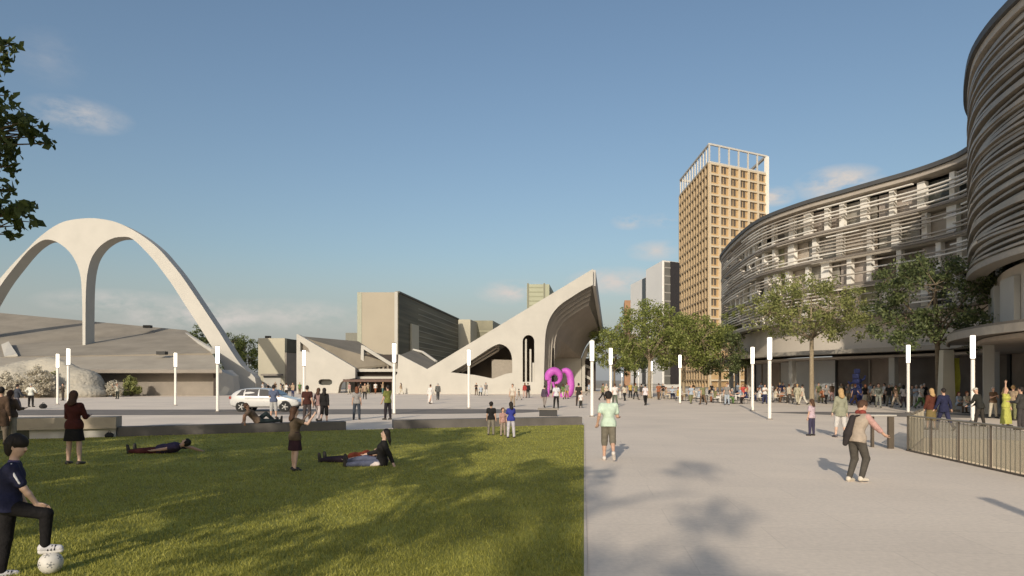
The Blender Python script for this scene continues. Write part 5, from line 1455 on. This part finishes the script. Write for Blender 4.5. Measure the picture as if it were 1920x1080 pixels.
# the boy with his foot on the ball
def boy():
    h = 1.42; s = h / 1.75
    bx, by = PX(14, 6.85), 6.85
    over = dict(lean=7, footR=(.06, .39, -.56), handR='knee', legs=((-4, 3, 3), (0, 0, 0)), arms=((8, 12, 20), (0, 0, 0)), lowz=-.945, head=(-2, 22))
    out, J = build_person(h=h, pose='stand', top=NAVY, sleeve=.72, bot=(.014, .013, .014), kind='trousers', hair='mop', hairc='black', shoe=(.55, .54, .56), sk=3, vox=.0085, kid=True, face=True, over=over,
                          hands={1: ((.5, -.1, .55), (0, -.15, -1), (-.1, .9, -.38))})
    rz = -60
    r = place(out, (bx, by, 0.0), rz, 'boy in a navy football shirt and black trousers resting one foot on a ball', None)
    T = J['T']
    # white shoulder stripe, collar, shoe stripes and the shirt number, all lying on the cloth
    for sd in (-1, 1):
        sh, el, wr, hd = J['arm', sd]
        a = T(sh + J['U'] * .062 - J['Rt'] * sd * .09); b = T(sh + J['U'] * .052 + J['Rt'] * sd * .035); c = T(sh + (el - sh) * .35 + J['Rt'] * sd * .068); d = T(sh + (el - sh) * .72 + J['Rt'] * sd * .066)
        V, Q = nets([('c', a, b, .011, .011, .004), ('c', b, c, .011, .011, .004), ('c', c, d, .011, .010, .004)], .006)
        link('shoulder_stripe', np_mesh('shoulder_stripe', V, Q, fabric((.62, .62, .66)), True), r)
        hip, knee, ank, fd = J['leg', sd]
        for k in range(3):
            q = ank + fd * (.03 + .035 * k) + v3(0, 0, -.02)
            for x in (-1, 1):
                V, Q = nets([('c', T(q + v3(x * .043, 0, -.035)), T(q + v3(x * .030, .012, .022)), .0075, .0065, 0)], .005)
                link('shoe_stripe', np_mesh('shoe_stripe', V, Q, fabric((.02, .02, .03)), True), r)
        V, Q = nets([('c', T(ank - fd * .045 + v3(0, 0, -.068)), T(ank + fd * .165 + v3(0, 0, -.068)), .038 * s, .036 * s, 0)], .007, [(T(ank + v3(0, 0, -.056)), v3(0, 0, 1))])
        link('sole', np_mesh('sole', V, Q, mat('rubber_sole', (.62, .60, .58), .6, .05), True), r)
    nk = J['neck']
    V, Q = nets([('c', T(nk + J['U'] * .0 - J['Rt'] * .05), T(nk + J['U'] * .0 + J['Rt'] * .05), .058 * s, .058 * s, .02)], .009, [(T(nk + J['U'] * .022), J['U'])])
    link('collar', np_mesh('collar', V, Q, fabric((.10, .09, .18)), True), r)
    cu = bpy.data.curves.new('shirt_number', 'FONT'); cu.body = '2'; cu.size = .30; cu.extrude = .004; cu.align_x = 'CENTER'
    tmp = bpy.data.objects.new('tmp', cu); COL.objects.link(tmp)
    dg = bpy.context.evaluated_depsgraph_get(); me = bpy.data.meshes.new_from_object(tmp.evaluated_get(dg))
    bpy.data.objects.remove(tmp)
    me.materials.clear(); me.materials.append(fabric((.62, .62, .66)))
    U, Fw, Rt = J['U'], J['Fw'], J['Rt']
    base = T(U * .20 - Fw * .139)
    # wrap gently round the back
    co = np.empty(len(me.vertices) * 3, np.float32); me.vertices.foreach_get('co', co); co = co.reshape(-1, 3)
    W = np.array([base + Rt * x + U * y * 0.95 - Fw * (z + .006 - x * x * 1.1) for x, y, z in co], np.float32)
    me.vertices.foreach_set('co', W.ravel()); me.update()
    link('shirt_number', me, r)
    # football under the raised foot
    ank = J['leg', 1][2]; fd = J['leg', 1][3]
    w = Matrix.Rotation(rad(rz), 3, 'Z') @ Vector(T(ank + fd * .06))
    zt = w.z - .083 * s
    R = zt / 2 - .002
    bt = thing('football', 'white scuffed football with grey patches under the foot of the boy in navy', 'ball', (bx + w.x, by + w.y, 0.02))
    R = (zt - .02) / 2
    import bmesh
    bm = bmesh.new(); bmesh.ops.create_icosphere(bm, subdivisions=4, radius=R)
    for v in bm.verts: v.co.z += R
    me = bpy.data.meshes.new('ball'); bm.to_mesh(me); bm.free()
    me.polygons.foreach_set('use_smooth', [True] * len(me.polygons)); me.materials.append(mat('ball_white', (.58, .56, .52), .5, .12, 12))
    link('cover', me, bt)
    g = (1 + 5 ** .5) / 2
    mb = MB()
    for a in (-1, 1):
        for b in (-g, g):
            for pm in ((0, a, b), (a, b, 0), (b, 0, a)):
                n = Vector(pm).normalized(); x = n.orthogonal().normalized(); y = n.cross(x)
                ring = [(n + (x * math.cos(2 * math.pi * k / 5) + y * math.sin(2 * math.pi * k / 5)) * .34).normalized() * (R * 1.012) + Vector((0, 0, R)) for k in range(5)]
                mb.add([n * R * 1.014 + Vector((0, 0, R))] + ring, [(0, 1 + k, 1 + (k + 1) % 5) for k in range(5)])
    me.materials.append(mat('ball_patch', (.20, .20, .20), .5, .2, 10))
    bm = bmesh.new(); bm.from_mesh(me)
    vv = [bm.verts.new(q) for q in mb.v]
    for fc in mb.f:
        nf = bm.faces.new([vv[i] for i in fc]); nf.material_index = 1; nf.smooth = True
    bm.to_mesh(me); bm.free()
boy()

# the man bending forward with the sling bag
r, J = person(1606, 903, -62, 'man in a beige vest and red scarf bending forward with one arm stretched out', h=1.66, pose='stride', top=(.36, .30, .24), sleeve=0, bot=(.075, .068, .058), hair='short', hairc='brown', shoe=(.55, .50, .42), sk=0, vox=.012, face=True,
              over=dict(lean=13, legs=((12, 34, 3), (22, 46, 3)), arms=((48, 6, 8), (58, 10, 6)), head=(-18, 20)))
T = J['T']
for sd in (-1, 1):
    sh, el, wr, hd = J['arm', sd]
    V, Q = nets([('c', T(sh), T(el), .070, .060, .02), ('c', T(el), T(el + (wr - el) * .55), .060, .052, .02)], .012)
    link('sleeve', np_mesh('sleeve', V, Q, fabric((.46, .28, .25)), True), r)
V, Q = nets([('c', T(J['neck'] + J['Rt'] * x * .045 + J['U'] * .025), T(J['neck'] + J['Rt'] * x * .045 + J['Fw'] * .03 + J['U'] * .03), .062, .058, .03) for x in (-1, 1)], .012)
link('scarf', np_mesh('scarf', V, Q, fabric((.22, .05, .04)), True), r)
bg = thing('sling_bag', 'long dark sling bag hanging down the back of the bending man', 'bag', r.location, r.rotation_euler.z)
bk = -J['Fw']; U = J['U']; Rt = J['Rt']
V, Q = nets([('c', T(U * .40 + bk * .19 - Rt * .02), T(U * .05 + bk * .22 - Rt * .06), .055, .075, .03), ('c', T(U * .05 + bk * .22 - Rt * .06), T(U * -.16 + bk * .22 - Rt * .08), .075, .05, .03)], .014)
link('pouch', np_mesh('pouch', V, Q, fabric((.035, .03, .03)), True), bg)
V, Q = nets([('c', T(U * .44 + bk * .15 + Rt * .02), T(U * .50 + Rt * .10 + J['Fw'] * .02), .02, .02, .01), ('c', T(U * .50 + Rt * .10 + J['Fw'] * .02), T(U * .30 + J['Fw'] * .165 + Rt * .06), .02, .02, .01), ('c', T(U * .30 + J['Fw'] * .165 + Rt * .06), T(U * .06 + J['Fw'] * .15 - Rt * .10), .02, .02, .01)], .012)
link('strap', np_mesh('strap', V, Q, fabric((.03, .025, .025)), True), bg)

LAWNG = 'people on the lawn'; PL = 'people on the plaza'
def pp(u, v, rz, label, group=PL, **kw): return person(u, v, rz, label, group, **kw)
DEN = (.09, .11, .17); KHA = (.24, .23, .17)
pp(139, 872, 2, 'woman with long brown hair, dark red cardigan and short black skirt', LAWNG, h=1.76, pose='hold', sex='f', top=(.075, .022, .018), sleeve=1.95, bot=BLK, kind='skirt', hair='long', hairc='brown', sk=3, vox=.013)
pp(3, 834, 8, 'black haired person in a long brown coat, taller of the left edge pair', LAWNG, h=1.80, pose='easy', sex='f', top=(.10, .065, .045), sleeve=1.95, bot=(.16, .13, .10), long=.35, hair='short', hairc='black', vox=.015)
pp(21, 832, -14, 'woman with long dark hair in a brown jacket and pale trousers at the left edge', LAWNG, h=1.70, pose='hold', sex='f', top=(.12, .08, .06), sleeve=1.95, bot=(.34, .29, .23), hair='long', hairc='brown', vox=.015)
pp(553, 883, -46, 'girl in a brown tee and dark skirt holding up her arms to take a picture', LAWNG, h=1.40, pose='photo', sex='f', top=(.10, .075, .05), sleeve=.5, bot=(.045, .022, .028), kind='skirt', hair='long', hairc='brown', sk=3, vox=.011, kid=True)
r, J = pp(305, 851, 88, 'person lying on the lawn in a dark purple top and maroon trousers', LAWNG, h=1.72, pose='lie', top=(.055, .04, .075), sleeve=.5, bot=(.075, .022, .022), hair='short', hairc='black', sk=0, vox=.014)
pp(664, 868, 82, 'person lying on the lawn in an orange red top and dark trousers', LAWNG, h=1.62, pose='lie', sex='f', top=(.24, .06, .03), sleeve=.6, bot=(.035, .025, .035), hair='short', hairc='blond', sk=3, vox=.014)
pp(716, 874, 100, 'dark haired person in black sitting on the lawn beside the lying one', LAWNG, h=1.66, pose='sitground', sex='f', top=BLK, sleeve=1.95, bot=(.09, .10, .15), hair='long', hairc='black', sk=3, vox=.014, face=True)
# the cloth between them
p = GP(690, 872)
V, Q = nets([('e', v3(0, 0, .05), [.42, .16, .06], np.eye(3), .02), ('e', v3(.25, -.06, .08), [.25, .14, .07], np.eye(3), .03), ('e', v3(-.3, .03, .05), [.22, .15, .06], np.eye(3), .03)], .02)
tag(link('blanket', np_mesh('blanket', V, Q, fabric((.10, .06, .28)), True), None, (p.x, p.y, .02)), 'crumpled violet blanket on the grass before the sitting person', 'blanket')
V, Q = nets([('c', v3(-.08, 0, .04), v3(.08, 0, .05), .045, .04, .02), ('c', v3(0, 0, .07), v3(.07, .02, .08), .04, .03, .02)], .015)
p = GP(703, 876); tag(link('white_bag', np_mesh('white_bag', V, Q, fabric((.6, .52, .5)), True), None, (p.x, p.y, .02)), 'small white bag lying at the edge of the violet blanket', 'bag')
pp(478, 798, -66, 'man reclining on the dark seat wall with one knee raised', LAWNG, z=.36, h=1.74, pose='recline', top=(.17, .12, .085), sleeve=.55, bot=(.022, .032, .035), hair='short', hairc='brown', sk=2, vox=.016)
bpy.data.objects
# bring the recliner onto the wall itself
for o in COL.objects:
    if o.get('label', '').startswith('man reclining'):
        o.location = (-9.75, 26.13, .36)
pp(921, 817, -10, 'child in a black tee and grey trousers on the lawn near the two smaller children', LAWNG, h=1.20, pose='easy', top=BLK, sleeve=.6, bot=(.19, .17, .14), vox=.014, kid=True)
pp(958, 822, 14, 'child in a blue tee and white trousers on the lawn', LAWNG, h=1.24, pose='hold', sex='f', top=(.04, .05, .26), sleeve=.6, bot=(.46, .44, .48), hair='long', hairc='black', vox=.014, kid=True)
pp(943, 818, -150, 'small child in pink between the two bigger children', LAWNG, h=1.0, pose='stand', top=(.42, .25, .22), sleeve=.6, bot=(.30, .24, .2), hair='short', hairc='brown', vox=.014, kid=True)
# plaza, left half
pp(513, 784, 4, 'man in a slate blue shirt and pale shorts in front of the white car', h=1.76, pose='hold', top=DEN, sleeve=.6, bot=(.34, .34, .33), kind='shorts', vox=.016)
pp(576, 792, 6, 'man in a dark maroon tee and grey trousers in front of the white car', h=1.76, pose='easy', top=(.055, .022, .018), sleeve=.6, bot=(.06, .05, .05), vox=.016)
pp(597, 791, -8, 'woman in a mauve top and white trousers beside the woman in black', h=1.68, pose='walk', sex='f', top=(.26, .17, .16), sleeve=.5, bot=(.44, .39, .38), hair='long', hairc='brown', vox=.016)
pp(608, 793, 10, 'woman with black hair, black cardigan and bare legs', h=1.68, pose='walk2', sex='f', top=BLK, sleeve=1.95, bot=BLK, kind='shorts', hair='long', hairc='black', sk=3, vox=.016)
pp(669, 787, 12, 'woman with auburn hair in a grey top and dark jeans on the walk', h=1.68, pose='easy', sex='f', top=(.26, .25, .24), sleeve=.6, bot=(.045, .055, .07), hair='long', hairc='auburn', vox=.016)
pp(727, 787, 50, 'man in an olive tee and black trousers beside a lamp', h=1.76, pose='phone', top=(.15, .16, .045), sleeve=.6, bot=(.022, .018, .022), vox=.016)
pp(58, 763, 0, 'man in a white shirt and black trousers before the pale bushes', h=1.78, pose='hips', top=(.56, .57, .52), sleeve=1.9, bot=BLK, hair='short', hairc='grey', vox=.018)
pp(32, 769, -30, 'man in a dark blue jacket walking behind the pair at the left edge', h=1.80, pose='walk', top=(.05, .055, .07), sleeve=1.95, bot=(.16, .15, .17), vox=.018)
pp(118, 751, 150, 'man in dark brown standing between the pair of close lamps', h=1.70, pose='fold', top=(.06, .05, .04), sleeve=1.95, bot=(.05, .045, .04), vox=.02)
pp(220, 748, 175, 'person with raised hands and dark trousers before the grey wall', h=1.70, pose='photo', top=(.33, .32, .27), sleeve=.6, bot=(.03, .035, .03), vox=.02)
pp(807, 757, -20, 'person in a white robe walking on the sunny plaza', h=1.70, pose='walk', sex='f', top=WHT, sleeve=1.95, bot=WHT, kind='longdress', hair='short', hairc='brown', vox=.018)
pp(821, 750, 10, 'man in a dark grey suit beside the person in the white robe', h=1.75, pose='walk2', top=(.10, .10, .095), sleeve=1.95, bot=(.07, .07, .07), hair='short', hairc='grey', vox=.018)
pp(961, 763, 160, 'person with black hair in a cream shirt and tan trousers before the white hall', h=1.74, pose='easy', top=(.5, .45, .38), sleeve=.6, bot=(.30, .24, .18), vox=.018)
pp(973, 750, 60, 'child in grey beside the person in the cream shirt', h=1.15, pose='walk', top=(.20, .18, .15), sleeve=.6, bot=(.3, .26, .22), vox=.018, kid=True)
pp(984, 746, 0, 'person in a red jacket before the slim opening of the white hall', h=1.72, pose='easy', sex='f', top=(.30, .05, .045), sleeve=1.95, bot=(.42, .30, .26), hair='long', hairc='auburn', vox=.02)
pp(990, 746, 0, 'person in black beside the one in the red jacket', h=1.72, pose='easy', top=BLK, sleeve=1.95, bot=BLK, vox=.02)
pp(1021, 764, -20, 'woman in a plum jacket and pale tights near the magenta sculpture', h=1.68, pose='walk', sex='f', top=(.075, .055, .08), sleeve=1.95, bot=(.24, .21, .19), hair='short', hairc='black', vox=.018)
pp(1043, 765, 6, 'man in a white tee and black trousers looking at the magenta sculpture', h=1.76, pose='easy', top=(.52, .52, .55), sleeve=.6, bot=BLK, hair='short', hairc='brown', vox=.018)
pp(1085, 761, 0, 'man in black standing before the white back wall of the vault', h=1.78, pose='easy', top=(.035, .03, .025), sleeve=.6, bot=(.045, .03, .025), vox=.018)
pp(1089, 765, 0, 'child in a white tee and dark trousers beside the man in black', h=1.12, pose='stand', top=WHT, sleeve=.6, bot=(.04, .04, .035), vox=.018, kid=True)
# plaza, right half
pp(1141, 863, -6, 'man in a mint tee and grey shorts running away along the paved walk', h=1.72, pose='run', top=(.47, .58, .47), sleeve=.62, bot=(.15, .135, .105), kind='shorts', hair='short', hairc='black', shoe=(.6, .55, .5), sk=0, vox=.012, over=dict(lean=6, legs=((8, 6, 2), (-10, 38, 2)), arms=((-24, 12, 60), (18, 10, 70))))
pp(1153, 760, 4, 'man in a white shirt and green grey trousers walking past a lamp', h=1.80, pose='walk', top=WHT, sleeve=.7, bot=(.10, .12, .09), hair='short', hairc='brown', vox=.018)
pp(1210, 760, 0, 'woman in a white tee and black trousers walking towards the trees', h=1.72, pose='walk2', sex='f', top=(.55, .52, .54), sleeve=.6, bot=BLK, hair='bun', hairc='black', vox=.018)
pp(1203, 750, 20, 'person in dark grey just left of the woman in white and black', h=1.70, pose='walk', top=(.06, .055, .05), sleeve=1.95, bot=(.3, .26, .24), vox=.02)
pp(1522, 817, 30, 'child with dark hair, white top and dark blue trousers standing by a long shadow', h=1.30, pose='stand', sex='f', top=(.46, .36, .40), sleeve=.6, bot=(.05, .045, .08), hair='long', hairc='brown', vox=.014, kid=True)
pp(1576, 820, 0, 'person in a khaki coat and white shorts with dark knee bands', h=1.72, pose='easy', sex='f', top=(.26, .26, .19), sleeve=1.95, bot=(.50, .48, .46), kind='shorts', hair='long', hairc='blond', shoe=(.10, .09, .10), sk=3, vox=.015, long=.16)
pp(1746, 806, 4, 'woman with red blond hair and a maroon coat beside the man in the navy suit', h=1.68, pose='easy', sex='f', top=(.09, .03, .02), sleeve=1.95, bot=(.16, .12, .05), kind='dress', hair='long', hairc='blond', vox=.016)
pp(1770, 807, 8, 'man in a navy suit with one arm out beside the woman in maroon', h=1.74, pose='walk', top=NAVY, sleeve=1.95, bot=(.03, .032, .07), hair='short', hairc='black', vox=.016, long=.14, over=dict(arms=((10, 12, 20), (6, 24, 6))))
pp(1838, 800, 30, 'person in black with a pale cap behind the tallest lamp', h=1.70, pose='lean', top=(.028, .028, .025), sleeve=1.95, bot=(.04, .035, .03), hair='none', hat=(.5, .47, .40), vox=.016, long=.12)
pp(1886, 800, -150, 'woman in a yellow green dress raising one arm near the shop window', h=1.70, pose='wave', sex='f', top=(.42, .42, .10), sleeve=.4, bot=(.40, .40, .10), kind='longdress', hair='long', hairc='blond', vox=.016)
pp(1914, 806, 40, 'person in dark grey at the right edge beyond the stair rail', h=1.74, pose='hold', top=(.045, .043, .04), sleeve=1.95, bot=(.05, .045, .045), vox=.016)
pp(1393, 751, 150, 'person in a wide red coat beside the shorter of two close lamps', h=1.66, pose='walk', sex='f', top=(.42, .07, .06), sleeve=1.95, bot=(.40, .08, .07), kind='dress', hair='long', hairc='brown', vox=.018, long=.2)
pp(1399, 750, -160, 'person in coral walking just behind the one in the wide red coat', h=1.62, pose='walk2', sex='f', top=(.45, .16, .13), sleeve=.6, bot=(.10, .06, .05), hair='bun', hairc='blond', vox=.02)
pp(1647, 764, 160, 'tall man in grey green beside the small lamp before the shops', h=1.82, pose='walk', top=(.21, .22, .19), sleeve=1.95, bot=(.20, .205, .18), hair='short', hairc='brown', vox=.018)
pp(1667, 761, 140, 'man in a black tee and pale cap walking before the shops', h=1.76, pose='walk2', top=(.03, .03, .028), sleeve=.6, bot=(.17, .16, .13), hat=(.3, .3, .26), vox=.018)
pp(1680, 764, 20, 'woman in a brown top and cream trousers before the shops', h=1.66, pose='walk', sex='f', top=(.22, .15, .10), sleeve=.5, bot=(.50, .43, .34), hair='bun', hairc='brown', vox=.018)
pp(1694, 764, -20, 'person in white and plum left of the lamp by the navy couple', h=1.68, pose='fold', sex='f', top=(.50, .46, .46), sleeve=.8, bot=(.08, .06, .07), hair='long', hairc='black', vox=.018)
pp(1614, 757, 170, 'woman with blond hair in a yellow top under the blue sculpture', h=1.68, pose='phone', sex='f', top=(.42, .40, .22), sleeve=.8, bot=(.12, .12, .09), hair='long', hairc='blond', vox=.02)
pp(1480, 756, 10, 'person in a cream coat left of the bare forked trunk', h=1.72, pose='walk', top=(.40, .36, .29), sleeve=1.95, bot=(.07, .06, .05), hair='short', hairc='brown', vox=.02)
pp(1495, 759, -12, 'person in pale khaki beside the bare forked trunk', h=1.74, pose='walk2', top=(.33, .31, .23), sleeve=1.95, bot=(.40, .37, .28), hair='short', hairc='blond', vox=.02)
pp(1505, 759, 30, 'person in a cream shirt and white trousers closest to the bare forked trunk', h=1.70, pose='walk', sex='f', top=(.42, .39, .33), sleeve=.8, bot=(.52, .49, .42), hair='bun', hairc='black', vox=.02)

# ------------------------------------------------------------------ the café crowd: a few figures, copied with clothes of their own
def proto(**kw):
    out, J = build_person(vox=.026, **kw)
    parts = []
    for (n, V, Q, m) in out:
        if n in ('eye', 'eyebrow', 'mouth'): continue
        me = np_mesh(n, V, Q, m, True)
        parts.append((n, me, m))
    return parts
PR = {}
for key, kw in dict(wm=dict(pose='walk', h=1.75), wf=dict(pose='walk2', h=1.66, sex='f', hair='long'), sm=dict(pose='easy', h=1.76), sf=dict(pose='fold', h=1.66, sex='f', hair='bun'), pm=dict(pose='phone', h=1.74),
                    df=dict(pose='easy', h=1.66, sex='f', hair='long', kind='dress'), tm=dict(pose='sit', h=1.74), tf=dict(pose='sit', h=1.66, sex='f', hair='long')).items():
    PR[key] = proto(**kw)
CW = {'white': (.58, .56, .53), 'cream': (.48, .43, .34), 'black': (.022, .02, .02), 'grey': (.20, .19, .18), 'brown': (.13, .085, .055), 'olive': (.17, .17, .09), 'navy': (.035, .04, .09), 'rose': (.42, .25, .23), 'tan': (.33, .25, .17), 'teal': (.10, .19, .18), 'pale blue': (.33, .38, .44), 'mustard': (.40, .29, .08), 'lilac': (.33, .28, .36), 'rust': (.26, .10, .05), 'green': (.10, .17, .06), 'burgundy': (.12, .025, .03)}
NEU = ['white', 'white', 'cream', 'black', 'black', 'grey', 'brown', 'navy', 'tan', 'olive', 'pale blue']
HC = ['black', 'brown', 'brown', 'auburn', 'blond', 'grey']
USED = set()
crng = random.Random(12)
def crowd(u, Y, key, place_txt, rz=None, z=0.0, scale=1.0, group='people around the café tables'):
    for _ in range(400):
        a, b = crng.choice(NEU if crng.random() < .8 else sorted(CW)), crng.choice(NEU if crng.random() < .85 else sorted(CW))
        if a == b: continue
        if (a, b, place_txt) not in USED: break
    USED.add((a, b, place_txt))
    hc = crng.choice(HC)
    verb = {'w': 'walking', 's': 'standing', 'p': 'holding a phone', 'd': 'standing', 't': 'seated'}[key[0]]
    low = 'dress' if key == 'df' else 'trousers'
    r = thing('person', f'person in {a} and {b} {verb} {place_txt}', 'person', (PX(u, Y), Y, z), rad(crng.uniform(0, 360) if rz is None else rz), group)
    r.scale = (scale,) * 3
    for n, me, m in PR[key]:
        o = link(n, me, r)
        mm = m
        if n in ('shirt', 'coat'): mm = fabric(CW[a])
        elif n in ('trousers', 'shorts', 'skirt', 'dress'): mm = fabric(CW[b])
        elif n == 'hair': mm = mat('hair', HAIRC[hc], .7, .2, 20)
        o.material_slots[0].link = 'OBJECT'; o.material_slots[0].material = mm
    return r
# café chairs and tables
def make_chair():
    t = thing('cafe_chair', '', 'chair', (0, 0, 0), 0, 'café chairs on the terrace')
    m = mat('chair_white', (.55, .53, .50), .5, .06)
    MB().box((0, 0, .44), (.44, .44, .04)).build('seat', m, t)
    MB().box((0, -.21, .68), (.42, .03, .36)).build('backrest', m, t)
    for x in (-.19, .19):
        for y in (-.19, .19): MB().tube([(x * 1.08, y * 1.08, 0), (x, y, .43)], .016, 6).build('leg', BLACKM, t)
    return t
def make_table():
    t = thing('cafe_table', '', 'table', (0, 0, 0), 0, 'café tables on the terrace')
    MB().lathe([(.38, .71), (.38, .74)], 18).build('tabletop', mat('table_white', (.58, .56, .52), .4, .05), t)
    MB().lathe([(.03, .02), (.03, .71)], 8).build('stem', BLACKM, t)
    MB().lathe([(.22, 0), (.22, .02)], 14).build('base', BLACKM, t)
    return t
ch0 = tb0 = None
names = ['left of the olive tree lamp', 'right of the olive tree lamp', 'under the left far lamp', 'between two far lamps', 'under the middle far lamp', 'left of the red coat', 'under the right far lamp', 'nearest the red coat', 'right of the shorter lamp', 'behind the taller lamp', 'right of the taller lamp', 'left of the cream coat']
spots = [(1262, 72), (1286, 66), (1306, 73), (1326, 62), (1344, 70), (1357, 60), (1373, 66), (1382, 58), (1424, 66), (1440, 62), (1456, 66), (1470, 61)]
for i, (u, Y) in enumerate(spots):
    X = PX(u, Y)
    if tb0 is None: tb0 = tb = make_table()
    else: tb = copy_tree(tb0)
    tb.location = (X, Y, 0); tb['label'] = 'round white café table ' + names[i]
    for k, (dx, dy) in enumerate(((-.75, .05), (.75, -.05), (.1, .78))):
        if k == 2 and i % 2: continue
        if ch0 is None: ch0 = c = make_chair()
        else: c = copy_tree(ch0)
        rz = math.atan2(-dy, -dx) - math.pi / 2
        c.location = (X + dx, Y + dy, 0); c.rotation_euler.z = rz
        c['label'] = 'white café chair ' + ['left of', 'right of', 'behind'][k] + ' the table ' + names[i]
        if k < 2 or i % 4 == 0:
            off = .0
            crowd(u, Y, crng.choice(['tm', 'tf']), 'at the table ' + names[i], rz=math.degrees(rz))
            o = COL.objects[-1]
            for q in reversed(COL.objects):
                if q.get('category') == 'person': o = q; break
            o.location = (X + dx * 1.0, Y + dy * 1.0, -.385 + .465 - .0 if False else 0.0)
for (u, Y, key, tx) in [(1296, 58, 'wf', 'in front of the café tables'), (1318, 56, 'wm', 'in front of the café tables'), (1363, 55, 'sm', 'in front of the café tables'), (1334, 79, 'sf', 'behind the café tables'), (1365, 78, 'sm', 'behind the café tables'),
        (1383, 76, 'pm', 'behind the café tables'), (1300, 84, 'sf', 'behind the café tables'), (1427, 74, 'sm', 'before the dark shop'), (1447, 72, 'df', 'before the dark shop'), (1462, 74, 'pm', 'before the dark shop'), (1434, 58, 'sf', 'between the two close lamps'),
        (1468, 70, 'sm', 'before the dark shop'), (1490, 68, 'sf', 'behind the person in the cream coat'), (1535, 64, 'sm', 'right of the bare trunk'), (1543, 60, 'tm', 'right of the bare trunk'), (1549, 58, 'wf', 'right of the bare trunk'), (1560, 66, 'sm', 'before the blue grey shop wall'),
        (1577, 70, 'wm', 'before the blue grey shop wall'), (1590, 60, 'pm', 'left of the blue sculpture'), (1598, 64, 'sf', 'left of the blue sculpture'), (1603, 55, 'wm', 'in front of the blue sculpture'), (1622, 56, 'df', 'right of the blue sculpture'), (1632, 62, 'sm', 'right of the blue sculpture'),
        (1638, 54, 'wf', 'beside the tall man in grey green'), (1658, 58, 'sm', 'behind the small lamp'), (1672, 57, 'pm', 'behind the small lamp'), (1687, 55, 'sm', 'behind the lamp by the navy couple'), (1710, 52, 'wf', 'right of the lamp by the navy couple'), (1718, 50, 'sf', 'right of the lamp by the navy couple'),
        (1727, 48, 'wm', 'left of the woman in maroon'), (1733, 53, 'sm', 'left of the woman in maroon'), (1797, 42, 'tf', 'at the foot of the stone pylon'), (1812, 40, 'tm', 'left of the tallest lamp'), (1862, 36, 'sf', 'between the black cap and the yellow dress'), (1900, 34, 'sm', 'in front of the shop display'),
        (1911, 35, 'wf', 'in front of the shop display'), (1130, 68, 'wm', 'beside the far end of the white hall'), (1137, 74, 'df', 'beside the far end of the white hall'), (1163, 72, 'sf', 'under the distant trees'), (1171, 66, 'wf', 'under the distant trees'), (1182, 78, 'pm', 'under the distant trees'), (1192, 72, 'wm', 'under the distant trees'),
        (1235, 70, 'wm', 'beside the small lamp by the trees'), (1243, 76, 'sf', 'beside the small lamp by the trees'), (1104, 90, 'wm', 'before the louvred block'), (493, 92, 'sm', 'behind the roof of the white car'), (503, 90, 'wf', 'behind the roof of the white car'), (527, 72, 'wm', 'between the white car and the cream building'), (537, 84, 'sf', 'between the white car and the cream building'),
        (549, 80, 'pm', 'under the white wedge wall'), (562, 96, 'wm', 'under the white wedge wall'), (655, 96, 'wf', 'under the dark canopy'), (676, 100, 'sm', 'under the dark canopy'), (690, 98, 'sf', 'under the dark canopy'), (704, 102, 'wm', 'under the dark canopy'), (718, 100, 'pm', 'under the dark canopy'), (752, 98, 'wf', 'under the dark canopy'),
        (684, 72, 'wm', 'left of the olive shirt man'), (893, 92, 'sf', 'before the triangular opening'), (902, 88, 'tm', 'before the triangular opening'), (911, 90, 'wm', 'before the triangular opening'), (1056, 72, 'wf', 'right of the magenta sculpture'), (1063, 74, 'sm', 'right of the magenta sculpture'), (530, 110, 'wf', 'at the cream building'), (516, 112, 'sm', 'at the cream building')]:
    crowd(u, Y, key, tx, rz=crng.choice([0, 15, -20, 160, 180, -160, 80, -80]), group='people standing and walking across the plaza')
